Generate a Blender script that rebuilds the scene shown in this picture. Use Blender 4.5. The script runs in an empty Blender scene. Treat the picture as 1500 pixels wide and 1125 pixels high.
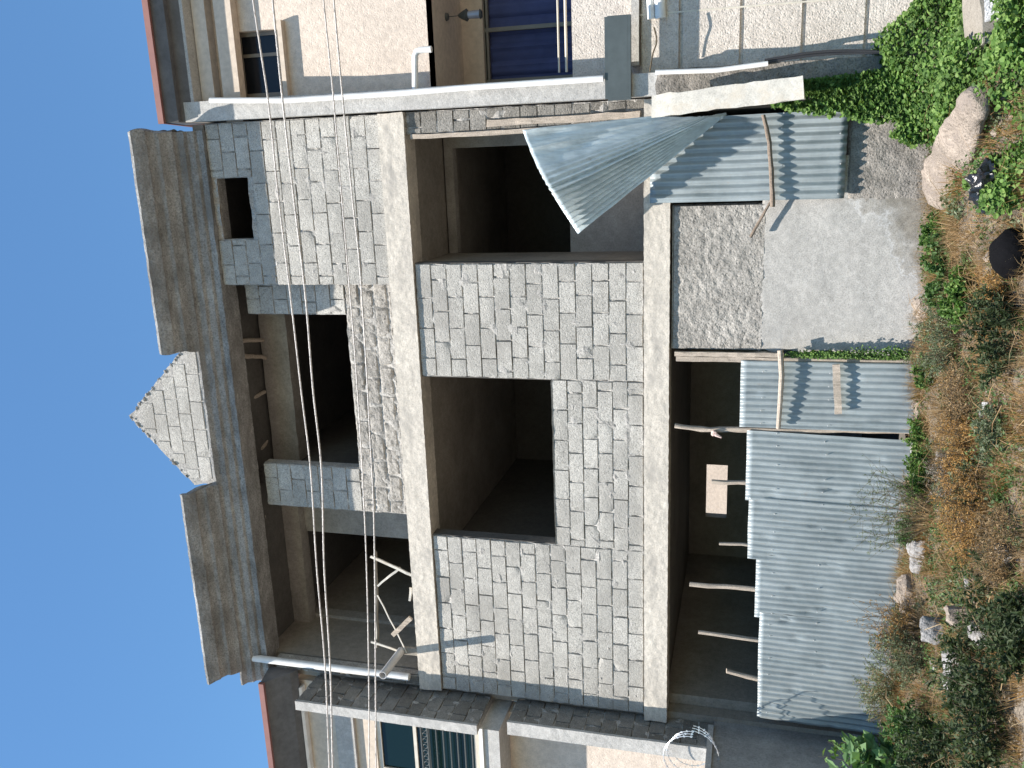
import bpy, math, random
from math import sin, cos, pi, radians, sqrt, atan2
from mathutils import Vector, Matrix, noise as mn
V3 = Vector
sc = bpy.context.scene
COL = sc.collection
random.seed(7)

# ------------------------------------------------------------------ camera
YAW, PITCH, ROLL, FPX = -0.26265705, 0.26175667, 0.02946394, 1273.4
CAM = V3((0, -10, 1.9))
fw = V3((sin(YAW)*cos(PITCH), cos(YAW)*cos(PITCH), sin(PITCH)))
r0 = V3((cos(YAW), -sin(YAW), 0)); u0 = r0.cross(fw)
rt = cos(ROLL)*r0 + sin(ROLL)*u0
up = -sin(ROLL)*r0 + cos(ROLL)*u0

def at(px, py, Y=0.0):
    d = fw + rt*((1125-py-562.5)/FPX) + up*((750-px)/FPX)
    return CAM + d*((Y-CAM.y)/d.y)
def atz(px, py, Z):
    d = fw + rt*((1125-py-562.5)/FPX) + up*((750-px)/FPX)
    return CAM + d*((Z-CAM.z)/d.z)

cam = bpy.data.cameras.new('camera'); co = bpy.data.objects.new('camera', cam); COL.objects.link(co)
m3 = Matrix((-up, rt, -fw)).transposed()
co.matrix_world = Matrix.Translation(CAM) @ m3.to_4x4()
cam.lens = 36*FPX/1500; cam.sensor_width = 36; cam.clip_end = 2000; cam.clip_start = .05
sc.camera = co

# ------------------------------------------------------------------ light
SUN = V3((-.33, -.6, 1.3)).normalized()
w = bpy.data.worlds.new('World'); sc.world = w; w.use_nodes = True
nt = w.node_tree; bg = nt.nodes['Background']
sky = nt.nodes.new('ShaderNodeTexSky'); sky.sky_type = 'NISHITA'; sky.sun_disc = False
sky.sun_elevation = math.asin(SUN.z); sky.sun_rotation = atan2(SUN.x, SUN.y)
sky.altitude = 0; sky.air_density = 1.5; sky.dust_density = 0.0; sky.ozone_density = 9.0
tint = nt.nodes.new('ShaderNodeMix'); tint.data_type = 'RGBA'; tint.blend_type = 'MULTIPLY'; tint.inputs[0].default_value = 1; tint.inputs[7].default_value = (.85, 1.0, 1.01, 1)
nt.links.new(sky.outputs[0], tint.inputs[6]); nt.links.new(tint.outputs[2], bg.inputs[0]); bg.inputs[1].default_value = .097
sl = bpy.data.lights.new('sun', 'SUN'); sl.energy = 5.0; sl.angle = radians(.53); sl.color = (1, .935, .85)
so = bpy.data.objects.new('sun', sl); COL.objects.link(so)
so.rotation_euler = SUN.to_track_quat('Z', 'Y').to_euler(); so.location = (-5, -10, 20)
sc.view_settings.view_transform = 'Standard'; sc.view_settings.look = 'None'
sc.view_settings.exposure = 0.9; sc.view_settings.gamma = 1

# ------------------------------------------------------------------ materials
def new_mat(name):
    m = bpy.data.materials.new(name); m.use_nodes = True
    n = m.node_tree; return m, n, n.nodes['Principled BSDF']
def N(n, t, **k):
    o = n.nodes.new(t)
    for a, b in k.items():
        if a in o.inputs: o.inputs[a].default_value = b
        else: setattr(o, a, b)
    return o
def coords(n, scale=(1, 1, 1)):
    tc = N(n, 'ShaderNodeTexCoord'); mp = N(n, 'ShaderNodeMapping'); mp.inputs['Scale'].default_value = scale
    n.links.new(tc.outputs['Object'], mp.inputs[0]); return mp.outputs[0]
def noise(n, co_, scale, detail=4, rough=.6):
    o = N(n, 'ShaderNodeTexNoise', Scale=scale, Detail=detail, Roughness=rough); n.links.new(co_, o.inputs['Vector']); return o.outputs[0]
def ramp(n, f, stops):
    o = N(n, 'ShaderNodeValToRGB'); e = o.color_ramp.elements
    while len(e) < len(stops): e.new(.5)
    for i, (p, c) in enumerate(stops):
        e[i].position = p
        if not hasattr(c, '__len__'): c = (c, c, c)
        e[i].color = (*c, 1)
    n.links.new(f, o.inputs[0]); return o.outputs[0]
def mix(n, a, b, f=1.0, mode='MULTIPLY'):
    o = N(n, 'ShaderNodeMix', data_type='RGBA', blend_type=mode)
    for s, v in ((0, f), (6, a), (7, b)):
        if isinstance(v, (int, float)): o.inputs[s].default_value = v
        elif isinstance(v, tuple): o.inputs[s].default_value = (*v, 1)
        else: n.links.new(v, o.inputs[s])
    return o.outputs[2]
def bump(n, bs, h, strength, dist=.01, prev=None):
    o = N(n, 'ShaderNodeBump', Strength=strength, Distance=dist); n.links.new(h, o.inputs['Height'])
    if prev is not None: n.links.new(prev, o.inputs['Normal'])
    n.links.new(o.outputs[0], bs.inputs['Normal']); return o.outputs[0]
def island(n, lo, hi):
    g = N(n, 'ShaderNodeNewGeometry'); return ramp(n, g.outputs['Random Per Island'], [(0, lo), (1, hi)])

def mineral(name, base, var=(.8, 1.15), big=1.5, fine=90, spk=(.62, 1.1), bs_=.6, bd=.006, rough=.95, isl=None, stretch=(1, 1, 1), stain=None, stain_scale=.8, pits=0, mid=14):
    m, n, b = new_mat(name); c = coords(n, stretch); c1 = coords(n)
    col = mix(n, base, ramp(n, noise(n, c, big, 5, .65), [(.3, var[0]), (.7, var[1])]))
    col = mix(n, col, ramp(n, noise(n, c, mid, 4, .6), [(.3, .86), (.7, 1.1)]))
    fn = noise(n, c1, fine, 3, .7)
    col = mix(n, col, ramp(n, fn, [(.34, spk[0]), (.52, 1.0), (.7, spk[1])]))
    if isl: col = mix(n, col, island(n, isl[0], isl[1]))
    if stain:
        s = ramp(n, noise(n, coords(n, (stretch[0], stretch[1], stretch[2])), stain_scale, 6, .7), [(.5, 0), (.66, .85)])
        col = mix(n, col, stain, s, 'MIX')
    n.links.new(col, b.inputs['Base Color']); b.inputs['Roughness'].default_value = rough
    b.inputs['Specular IOR Level'].default_value = .2
    p = bump(n, b, noise(n, c1, mid*1.6, 4, .6), bs_*.6, bd*2.5)
    p = bump(n, b, fn, bs_, bd, p)
    if pits:
        v = N(n, 'ShaderNodeTexVoronoi', Scale=fine*.5); n.links.new(c1, v.inputs['Vector'])
        bump(n, b, ramp(n, v.outputs['Distance'], [(.1, 0), (.45, 1)]), pits, bd, p)
    return m
M = {}
M['block'] = mineral('hollow_block_concrete', (.485, .465, .43), (.8, 1.12), 1.3, 75, (.5, 1.18), .7, .006, isl=((.87, .87, .86), (1.07, 1.07, 1.06)), pits=.35, stain=(.30, .285, .26), stain_scale=.75)
M['block_dirty'] = mineral('weathered_block', (.29, .275, .25), (.65, 1.15), 1.6, 75, (.5, 1.15), .7, .007, isl=((.75, .74, .72), (1.1, 1.1, 1.1)), pits=.4)
M['mortar'] = mineral('mortar', (.44, .42, .39), (.7, 1.15), 5, 60, (.55, 1.2), .8, .008)
M['band'] = mineral('cast_concrete_beige', (.63, .575, .50), (.85, 1.06), 1.1, 60, (.78, 1.05), .5, .005, stain=(.40, .37, .33), stain_scale=2.0, stretch=(1, 1, 3))
M['cornice'] = mineral('old_cast_concrete', (.34, .335, .325), (.5, 1.25), 2.2, 45, (.6, 1.15), .8, .012, stretch=(.8, 1.6, 1.8), stain=(.19, .18, .17), stain_scale=1.5)
M['rough'] = mineral('scratch_plaster', (.40, .375, .34), (.7, 1.15), 2.2, 55, (.55, 1.12), .8, .009, pits=.45)
M['smooth'] = mineral('cement_render', (.46, .44, .41), (.85, 1.08), 1.2, 110, (.6, 1.12), .45, .004)
M['sill'] = mineral('stained_render', (.33, .30, .265), (.6, 1.2), 3, 60, (.5, 1.15), .9, .01, stain=(.17, .155, .135), stain_scale=2.5, pits=.4)
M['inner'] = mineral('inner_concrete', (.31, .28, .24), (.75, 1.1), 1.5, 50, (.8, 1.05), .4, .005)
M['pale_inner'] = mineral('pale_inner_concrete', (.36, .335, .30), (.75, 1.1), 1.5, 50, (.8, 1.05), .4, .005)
M['dark_inner'] = mineral('shade_darkened_inner_render', (.13, .122, .112), (.8, 1.1), 1.5, 50, (.8, 1.05), .4, .005)  # inner concrete darkened in colour to stand for the shade of the rooms
M['fin'] = mineral('grey_render', (.49, .475, .45), (.85, 1.08), 2, 80, (.7, 1.08), .6, .006)
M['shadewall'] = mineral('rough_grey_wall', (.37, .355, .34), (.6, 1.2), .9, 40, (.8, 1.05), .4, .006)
M['cream'] = mineral('cream_wall_paint', (.66, .565, .48), (.88, 1.04), 1.2, 60, (.85, 1.05), .6, .006, pits=.25)
M['creamsmooth'] = mineral('smooth_cream_paint', (.60, .51, .42), (.92, 1.04), 2, 120, (.93, 1.03), .2, .002)
M['cream2'] = mineral('pale_panel_paint', (.64, .575, .51), (.86, 1.05), 1.3, 65, (.7, 1.08), .8, .008, pits=.4)
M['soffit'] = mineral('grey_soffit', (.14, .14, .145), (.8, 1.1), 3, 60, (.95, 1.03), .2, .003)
M['wood'] = mineral('bleached_wood', (.46, .39, .32), (.7, 1.15), 8, 90, (.7, 1.1), .5, .004, stretch=(6, 6, .8))
M['darkwood'] = mineral('weathered_wood', (.24, .19, .15), (.7, 1.15), 8, 90, (.7, 1.1), .5, .004, stretch=(6, 6, .8))
M['stone'] = mineral('tan_stone', (.34, .285, .235), (.7, 1.2), 3, 50, (.55, 1.15), 1.0, .012, stain=(.25, .21, .18), stain_scale=5)
M['greystone'] = mineral('grey_stone', (.33, .32, .31), (.7, 1.15), 4, 50, (.55, 1.15), 1.0, .012)
M['soil'] = mineral('dry_soil', (.21, .18, .145), (.6, 1.3), 1.5, 35, (.5, 1.2), 1.0, .03, stain=(.25, .21, .165), stain_scale=2, mid=8)
M['plank'] = mineral('whitewashed_plank', (.62, .59, .53), (.82, 1.06), 3, 70, (.8, 1.05), .4, .004, stretch=(1, 1, 1), stain=(.5, .44, .36), stain_scale=3)
def stained(m, col2, x0, x1):
    # damp stain low on the right part of the render, with a noisy border
    n = m.node_tree; b = n.nodes['Principled BSDF']; l = b.inputs['Base Color'].links[0].from_socket
    tc = N(n, 'ShaderNodeTexCoord'); sp = N(n, 'ShaderNodeSeparateXYZ'); n.links.new(tc.outputs['Object'], sp.inputs[0])
    nn_ = noise(n, tc.outputs['Object'], 1.6, 6, .7)
    def mth(op, a, c=None):
        o = N(n, 'ShaderNodeMath', operation=op)
        for i, v in enumerate((a, c)):
            if v is None: continue
            if isinstance(v, (int, float)): o.inputs[i].default_value = v
            else: n.links.new(v, o.inputs[i])
        return o.outputs[0]
    v = mth('ADD', mth('MULTIPLY', sp.outputs[0], .55), mth('MULTIPLY', sp.outputs[2], -.75)); v = mth('ADD', v, mth('MULTIPLY', nn_, 1.1)); v = mth('ADD', v, .38)
    f = ramp(n, v, [(.0, 0), (.22, 1)]); 
    o = mix(n, l, col2, f, 'MULTIPLY')
    e = ramp(n, v, [(0, 0), (.02, .35), (.05, 0)]); o = mix(n, o, (.66, .66, .66), e, 'MIX')
    n.links.new(o, b.inputs['Base Color'])
stained(M['smooth'], (.60, .57, .52), 0, 1)
def simple(name, c, rough=.5, metal=0, spec=.5, bsc=0, bst=0):
    m, n, b = new_mat(name); cc = coords(n)
    n.links.new(mix(n, c, ramp(n, noise(n, cc, 6, 4), [(.3, .85), (.7, 1.08)])), b.inputs['Base Color'])
    b.inputs['Roughness'].default_value = rough; b.inputs['Metallic'].default_value = metal; b.inputs['Specular IOR Level'].default_value = spec
    if bsc: bump(n, b, noise(n, cc, bsc, 3), bst, .01)
    return m
M['pvc'] = simple('white_pvc', (.80, .79, .77), .35)
M['greypipe'] = simple('dusty_pvc', (.55, .54, .53), .45)
M['steel'] = simple('dark_steel', (.09, .10, .10), .5, .4)
M['frame'] = simple('brown_window_frame', (.17, .15, .12), .45)
M['creamframe'] = simple('cream_frame', (.60, .55, .46), .5)
M['red'] = simple('red_roof_edge', (.23, .10, .085), .7)
M['curtain'] = simple('blue_curtain', (.05, .065, .17), .8)
M['trough'] = simple('dark_gutter_metal', (.10, .115, .115), .45, .5)
M['bag'] = simple('black_plastic', (.012, .013, .016), .28, 0, .6, 25, .8)
M['rubber'] = simple('black_cloth', (.004, .004, .005), .9, 0, .1, 30, .6)
M['paper'] = simple('white_litter', (.80, .80, .80), .6)
M['razor'] = simple('galvanised_wire', (.62, .62, .62), .35, .6)
M['cable'] = simple('pale_cable', (.60, .55, .51), .6)
M['blackcable'] = simple('black_cable', (.03, .03, .035), .5)
M['lime'] = mineral('lime_splash', (.6, .6, .6), (.8, 1.1), 4, 60, (.6, 1.1), 1.0, .012)
M['lampglass'] = simple('lamp_glass', (.30, .31, .36), .15, 0, .8)
M['redrag'] = simple('pale_pink_rag', (.6, .45, .40), .9)
def glass(name, c):
    m, n, b = new_mat(name); b.inputs['Base Color'].default_value = (*c, 1); b.inputs['Roughness'].default_value = .12
    b.inputs['Specular IOR Level'].default_value = .28
    bump(n, b, noise(n, coords(n), 1.5, 2), .1, .01); return m
M['glass'] = glass('dark_glass', (.012, .014, .018)); M['greenglass'] = glass('green_glass', (.004, .012, .011))
def galv(k=1.0):
    m, n, b = new_mat('galvanised_sheet' if k == 1 else 'sun_brightened_galvanised_sheet'); c = coords(n)
    col = ramp(n, noise(n, c, 2.2, 5, .7), [(.3, (.24*k, .275*k, .285*k)), (.7, (.37*k, .41*k, .42*k))])
    col = mix(n, col, ramp(n, noise(n, coords(n, (30, 30, 1.5)), 1, 3), [(.3, .85), (.7, 1.08)]))
    col = mix(n, col, (.30, .26, .22), ramp(n, noise(n, c, 7, 5, .75), [(.62, 0), (.8, .6)]), 'MIX')
    n.links.new(col, b.inputs['Base Color']); b.inputs['Metallic'].default_value = .22; b.inputs['Roughness'].default_value = .5
    p = bump(n, b, noise(n, coords(n, (3, 3, 1)), 5, 3), .35, .012)
    return m
M['galv'] = galv(); M['galv2'] = galv(2.0)  # galv2: sunlight on the curled sheet put into a brighter base colour
def leafmat(name, a, b_, c_=None, trans=.35, isl_=True):
    m, n, b = new_mat(name); g = N(n, 'ShaderNodeNewGeometry')
    stops = [(0, a), (1, b_)] if c_ is None else [(0, a), (.55, b_), (1, c_)]
    col = ramp(n, g.outputs['Random Per Island'], stops)
    col = mix(n, col, ramp(n, noise(n, coords(n), 3, 4), [(.3, .65), (.7, 1.25)]))
    n.links.new(col, b.inputs['Base Color']); b.inputs['Roughness'].default_value = .6; b.inputs['Specular IOR Level'].default_value = .3
    t = N(n, 'ShaderNodeBsdfTranslucent'); n.links.new(mix(n, col, (1.0, 1.1, .6)), t.inputs[0])
    ms = N(n, 'ShaderNodeMixShader'); ms.inputs[0].default_value = trans
    n.links.new(b.outputs[0], ms.inputs[1]); n.links.new(t.outputs[0], ms.inputs[2])
    n.links.new(ms.outputs[0], n.nodes['Material Output'].inputs[0]); return m
M['ivy'] = leafmat('ivy_leaf', (.05, .105, .024), (.11, .21, .045), (.23, .34, .10))
M['green'] = leafmat('shrub_leaf', (.045, .085, .025), (.08, .16, .04), (.14, .22, .09))
M['sage'] = leafmat('sage_leaf', (.09, .12, .065), (.16, .20, .11), (.26, .29, .19))
M['dark'] = leafmat('dark_leaf', (.022, .038, .015), (.05, .075, .03), (.10, .125, .065))
M['straw'] = leafmat('dry_straw', (.20, .12, .05), (.33, .21, .10), (.48, .36, .21), .2)
M['orange'] = leafmat('dry_orange_twigs', (.24, .12, .035), (.36, .20, .06), (.48, .31, .12), .2)
M['greytwig'] = leafmat('dry_grey_twigs', (.22, .18, .15), (.33, .28, .24), (.42, .38, .34), .1)
M['twig'] = simple('plant_stem', (.10, .075, .045), .8)
M['bigleaf'] = leafmat('broad_leaf', (.07, .15, .05), (.12, .22, .09), (.2, .33, .14), .3)

# ------------------------------------------------------------------ mesh helpers
def nz(p, f, seed=0.0): return mn.noise(V3((p[0]*f+seed, p[1]*f-seed*.7, p[2]*f+seed*1.3)))
class MB:
    def __init__(s, tf=None): s.v = []; s.f = []; s.tf = tf
    def add(s, vs, fs):
        k = len(s.v); s.v += [tuple(s.tf(p)) if s.tf else tuple(p) for p in vs]; s.f += [tuple(i+k for i in f) for f in fs]
    def box(s, x0, x1, y0, y1, z0, z1):
        if x0 > x1: x0, x1 = x1, x0
        if y0 > y1: y0, y1 = y1, y0
        if z0 > z1: z0, z1 = z1, z0
        s.add([(x, y, z) for z in (z0, z1) for y in (y0, y1) for x in (x0, x1)],
              [(0, 2, 3, 1), (4, 5, 7, 6), (0, 1, 5, 4), (2, 6, 7, 3), (0, 4, 6, 2), (1, 3, 7, 5)])
    def beam(s, p0, p1, w, h, jit=0.0, seg=1, side=None):
        p0, p1 = V3(p0), V3(p1); d = (p1-p0).normalized()
        a = V3(side) if side else (V3((0, 1, 0)) if abs(d.y) < .9 else V3((1, 0, 0)))
        b = d.cross(a).normalized(); a = b.cross(d).normalized()
        vs = []; fs = []
        for i in range(seg+1):
            c = p0.lerp(p1, i/seg)
            for sx, sy in ((-1, -1), (1, -1), (1, 1), (-1, 1)):
                q = c+b*(sx*w/2)+a*(sy*h/2)
                if jit: q += V3((nz(q, 9, 1), nz(q, 9, 5), nz(q, 9, 9)))*jit
                vs.append(q)
            if i:
                k = i*4
                for j in range(4): fs.append((k-4+j, k-4+(j+1) % 4, k+(j+1) % 4, k+j))
        fs += [(3, 2, 1, 0), tuple(seg*4+j for j in range(4))]
        s.add(vs, fs)
    def tube(s, pts, r, seg=8, jit=0.0, cap=True):
        pts = [V3(p) for p in pts]; n = len(pts); rs = r if hasattr(r, '__len__') else [r]*n
        vs = []; fs = []; a = None
        for i in range(n):
            d = (pts[min(i+1, n-1)]-pts[max(i-1, 0)]).normalized()
            if a is None: a = d.orthogonal().normalized()
            else: a = (a-d*a.dot(d)).normalized()
            b = d.cross(a)
            for j in range(seg):
                t = 2*pi*j/seg; q = pts[i]+(a*cos(t)+b*sin(t))*rs[i]
                if jit: q += V3((nz(q, 12, 1), nz(q, 12, 5), nz(q, 12, 9)))*jit
                vs.append(q)
            if i:
                k = i*seg
                for j in range(seg): fs.append((k-seg+j, k-seg+(j+1) % seg, k+(j+1) % seg, k+j))
        if cap: fs += [tuple(range(seg-1, -1, -1)), tuple(range((n-1)*seg, n*seg))]
        s.add(vs, fs)
    def extrude(s, prof, x0, x1, res=.05, amp=.006, freq=8, seed=0, ends=.0):
        pr = []
        for i in range(len(prof)):
            a, b = V3((0, *prof[i])), V3((0, *prof[(i+1) % len(prof)])); k = max(1, int((b-a).length/res+.5))
            pr += [a.lerp(b, t/k) for t in range(k)]
        n = max(1, int(abs(x1-x0)/res+.5)); m = len(pr); vs = []; fs = []
        for i in range(n+1):
            for p in pr:
                q = V3((x0+(x1-x0)*i/n, p.y, p.z))
                o = V3((nz(q, freq, seed+1)*.6, nz(q, freq, seed+5), nz(q, freq, seed+9)))*amp + V3((0, nz(q, freq*3.3, seed+3), nz(q, freq*3.3, seed+4)))*amp*.6
                if ends and i in (0, n): o.x += nz(q, 5, seed+2)*ends
                vs.append(q+o)
            if i:
                k = i*m
                for j in range(m): fs.append((k-m+j, k-m+(j+1) % m, k+(j+1) % m, k+j))
        fs += [tuple(range(m-1, -1, -1)), tuple(range(n*m, n*m+m))]
        s.add(vs, fs)
    def build(s, name, mat, parent=None, smooth=False):
        me = bpy.data.meshes.new(name); me.from_pydata(s.v, [], s.f); me.materials.append(mat)
        if smooth:
            me.polygons.foreach_set('use_smooth', [True]*len(me.polygons)); me.update(); me.set_sharp_from_angle(angle=radians(38))
        me.update()
        o = bpy.data.objects.new(name, me); COL.objects.link(o)
        if parent is not None:
            o.parent = parent
            o.matrix_parent_inverse = Matrix.Translation(-parent.location)
        return o
def tag(o, label=None, cat=None, group=None, kind=None):
    if label: o['label'] = label
    if cat: o['category'] = cat
    if group: o['group'] = group
    if kind: o['kind'] = kind
    return o
def thing(name, label, cat, loc=(0, 0, 0), group=None):
    o = bpy.data.objects.new(name, None); COL.objects.link(o); o.location = loc; o.empty_display_size = .2
    return tag(o, label, cat, group)
def holed(x0, x1, z0, z1, holes):
    xs = sorted({x0, x1, *[min(max(h[i], x0), x1) for h in holes for i in (0, 1)]})
    zs = sorted({z0, z1, *[min(max(h[i], z0), z1) for h in holes for i in (2, 3)]})
    out = []
    for i in range(len(xs)-1):
        for j in range(len(zs)-1):
            cx, cz = (xs[i]+xs[i+1])/2, (zs[j]+zs[j+1])/2
            if not any(h[0] < cx < h[1] and h[2] < cz < h[3] for h in holes): out.append((xs[i], xs[i+1], zs[j], zs[j+1]))
    return out
def wall(x0, x1, z0, z1, y0, y1, holes=(), tf=None):
    m = MB(tf)
    for a in holed(x0, x1, z0, z1, holes): m.box(a[0], a[1], y0, y1, a[2], a[3])
    return m
def blocks(name, parent, x0, x1, z0, z1, y, thick=.18, holes=(), L=.385, H=.2, mat='block', tf=None, seed=0, rough=0.0, poly=None, phase=0., backing=True):
    """wall of hollow blocks laid in courses, y = front face (facing -Y)"""
    rnd = random.Random(seed); m = MB(tf); n = max(1, round((z1-z0)/H)); h = (z1-z0)/n
    for r in range(n):
        za, zb = z0+r*h, z0+(r+1)*h; zc = (za+zb)/2
        lo, hi = (x0, x1) if poly is None else poly(zc)
        if hi-lo < .08: continue
        cuts = [(lo, hi)]
        for q in holes:
            if q[2] < zc < q[3]:
                nc = []
                for a, b in cuts:
                    if q[0] > a: nc.append((a, min(b, q[0])))
                    if q[1] < b: nc.append((max(a, q[1]), b))
                cuts = [c for c in nc if c[1]-c[0] > .04]
        for a, b in cuts:
            xs = [a]; x = x0+phase+(L/2 if r % 2 else 0)-L*2+rnd.uniform(-.03, .03)
            while x < b-.07:
                if x > a+.07: xs.append(x)
                x += L*rnd.uniform(.97, 1.03)
            xs.append(b)
            for i in range(len(xs)-1):
                xa, xb = xs[i]+rnd.uniform(.001, .010), xs[i+1]-rnd.uniform(.001, .010)
                g0, g1 = rnd.uniform(.001, .007)*rnd.choice((.3, 1, 1)), rnd.uniform(.001, .006)
                yy = y+rnd.uniform(-.002, .004); tilt = rnd.uniform(-.004, .004)
                us = [0, .005/(xb-xa), .04/(xb-xa), .35, .65, 1-.04/(xb-xa), 1-.005/(xb-xa), 1] if xb-xa > .16 else [0, .08, .5, .92, 1]
                ws = [0, .03, .25, .5, .75, .97, 1]
                if rough: us = [k/14 for k in range(15)]; ws = [k/8 for k in range(9)]
                chip = rnd.random(); cc = (rnd.choice((0, 1)), rnd.choice((0, 1))); cs = rnd.uniform(.03, .07)
                vs = []; fs = []; nu, nw = len(us), len(ws)
                for wj, ww in enumerate(ws):
                    for ui, u in enumerate(us):
                        X = xa+(xb-xa)*u; Z = za+g0+(zb-za-g0-g1)*ww
                        eu = ui in (0, nu-1); ew = wj in (0, nw-1)
                        Y = yy+tilt*(u-.5)*2
                        if eu or ew:
                            Y += .028
                            if eu: X += nz((X, Y, Z), 30, seed)*.008
                            if ew: Z += nz((X, Y, Z), 22, seed+3)*.010
                        else:
                            Y += nz((X, Y, Z), 28, seed)*.003
                            if ui in (1, nu-2) or wj in (1, nw-2): Y += max(0, nz((X, Y, Z), 18, seed+7))*.012
                            if rough: Y += nz((X, 0, Z), 22, seed)*rough+nz((X, 0, Z), 55, seed)*rough*.7
                        if chip < .14:
                            d = sqrt(((u-cc[0])*(xb-xa))**2+((ww-cc[1])*(zb-za))**2)
                            if d < cs: Y += (cs-d)*.8
                        vs.append((X, Y, Z))
                for wj in range(nw-1):
                    for ui in range(nu-1):
                        k = wj*nu+ui; fs.append((k, k+1, k+nu+1, k+nu))
                m.add(vs, fs)
    o = m.build(name, M[mat], parent, True)
    if backing:
        b = MB(tf)
        # mortar bed, slightly uneven, just behind the faces; solid wall behind
        for a in holed(x0, x1, z0, z1, list(holes)) if poly is None else []:
            b.box(a[0]+.0015, a[1]-.0015, y+.042, y+thick, a[2]+.001, a[3]-.001)
            nx = max(1, int((a[1]-a[0])/.05)); nn = max(1, int((a[3]-a[2])/.05)); vs = []; fs = []
            for j in range(nn+1):
                for i in range(nx+1):
                    X = a[0]+(a[1]-a[0])*i/nx; Z = a[2]+(a[3]-a[2])*j/nn
                    vs.append((X, y+.017+nz((X, 0, Z), 9, seed+2)*.034, Z))
            for j in range(nn):
                for i in range(nx): k = j*(nx+1)+i; fs.append((k, k+1, k+nx+2, k+nx+1))
            b.add(vs, fs)
        if b.v: b.build('mortar_bed', M['mortar'], o)
    return o
def rough_face(m, x0, x1, z0, z1, y, res, fn, skirt=.05, ej=.008):
    nx, n2 = max(1, int((x1-x0)/res)), max(1, int((z1-z0)/res)); vs = []; fs = []
    for j in range(n2+1):
        for i in range(nx+1):
            X = x0+(x1-x0)*i/nx; Z = z0+(z1-z0)*j/n2; e = i in (0, nx) or j in (0, n2)
            d = fn(X, Z); ox = nz((X, 0, Z), 6, 3)*ej+nz((X, 0, Z), 20, 3)*ej*.5 if e else 0
            vs.append((X+ox, y+(skirt if e else d), Z+ox))
    for j in range(n2):
        for i in range(nx): k = j*(nx+1)+i; fs.append((k, k+1, k+nx+2, k+nx+1))
    m.add(vs, fs)
#SECTION
# ------------------------------------------------------------------ unfinished house
XR = .58; XL = -7.12
house = thing('unfinished_house', 'grey unfinished three storey house of bare hollow concrete blocks with empty openings and broken cornice', 'house', (-3.3, 0, 0))
# floor bands
for (za, zb, sd) in ((5.86, 6.18, 1), (2.76, 3.05, 2)):
    m = MB(); m.extrude([(-.035, za), (-.045, zb), (.3, zb), (.3, za)], XL-.02 if sd == 1 else XL-.06, XR, .025, .005, 18, sd*10, .02)
    m.build('floor_band', M['band'], house, True)
m = MB()
for (za, zb, ya) in ((5.9, 6.12, .3), (2.8, 3.0, .3)): m.box(XL, XR, ya+.003, 4.8, za, zb)
m.build('floor_slab', M['inner'], house)
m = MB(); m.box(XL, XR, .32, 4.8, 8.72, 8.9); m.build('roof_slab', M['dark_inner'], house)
# --- top storey, right wall in the facade plane with the vent opening
blocks('block_wall', house, -1.46, XR-.01, 6.17, 8.55, 0, .2, [(-.87, -.1, 8.03, 8.47)], seed=11, H=.198, mat='block', phase=.1)
# window frame-less vent lintel
m = MB(); m.beam((-.9, .1, 8.50), (-.06, .1, 8.50), .05, .16, .004, 4); m.build('lintel', M['wood'], house)
# --- recessed wall with the big window
RY = .30
xa, xb = at(470, 745, RY).x, -1.2
wx0, wx1 = at(470, 683, RY).x, at(470, 461, RY).x
wz0 = at(516, 570, RY).z; tz = at(359, 430, RY).z
blocks('block_wall', house, xa, wx0, wz0, tz+.03, RY, .18, seed=21, mat='block', phase=.07)
blocks('block_wall', house, wx1, xb, wz0, tz, RY, .18, seed=22, mat='block', phase=.2)
blocks('block_wall', house, xa, xb, 6.17, wz0, RY, .18, seed=23, mat='rough', rough=.016, )
# --- jamb (left end of right wall) is closed by its backing; loggia at top left
lx0 = -7.0; bY = 1.25
dx0, dx1 = at(520, 905, bY).x, at(520, 783, bY).x
dzt = at(448, 840, bY).z
m = wall(lx0, xa+.25, 6.13, 8.72, bY, bY+.2, [(dx0, dx1, 6.0, dzt)]); m.build('inner_wall', M['pale_inner'], house)
bz0, bz1 = at(448, 840, bY-.15).z, at(407, 840, bY-.15).z
m = MB(); m.extrude([(bY-.18, bz0), (bY-.18, bz1), (bY+.003, bz1), (bY+.003, bz0)], lx0, xa+.24, .1, .008, 6, 31); m.build('ring_beam', M['pale_inner'], house)
# beam inside the window room
iY = .95
m = MB(); m.extrude([(iY, at(428, 570, iY).z), (iY, at(390, 570, iY).z), (iY+.25, at(390, 570, iY).z), (iY+.25, at(428, 570, iY).z)], xa+.44, -1.36, .1, .01, 6, 33); m.build('ring_beam', M['pale_inner'], house)
# side wall between loggia and window room, room walls
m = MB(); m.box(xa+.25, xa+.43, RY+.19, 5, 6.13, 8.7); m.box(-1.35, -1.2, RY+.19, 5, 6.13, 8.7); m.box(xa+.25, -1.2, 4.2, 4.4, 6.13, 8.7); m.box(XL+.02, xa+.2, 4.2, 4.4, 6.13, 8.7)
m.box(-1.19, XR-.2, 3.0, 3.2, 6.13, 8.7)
m.build('partition_wall', M['dark_inner'], house)
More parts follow.
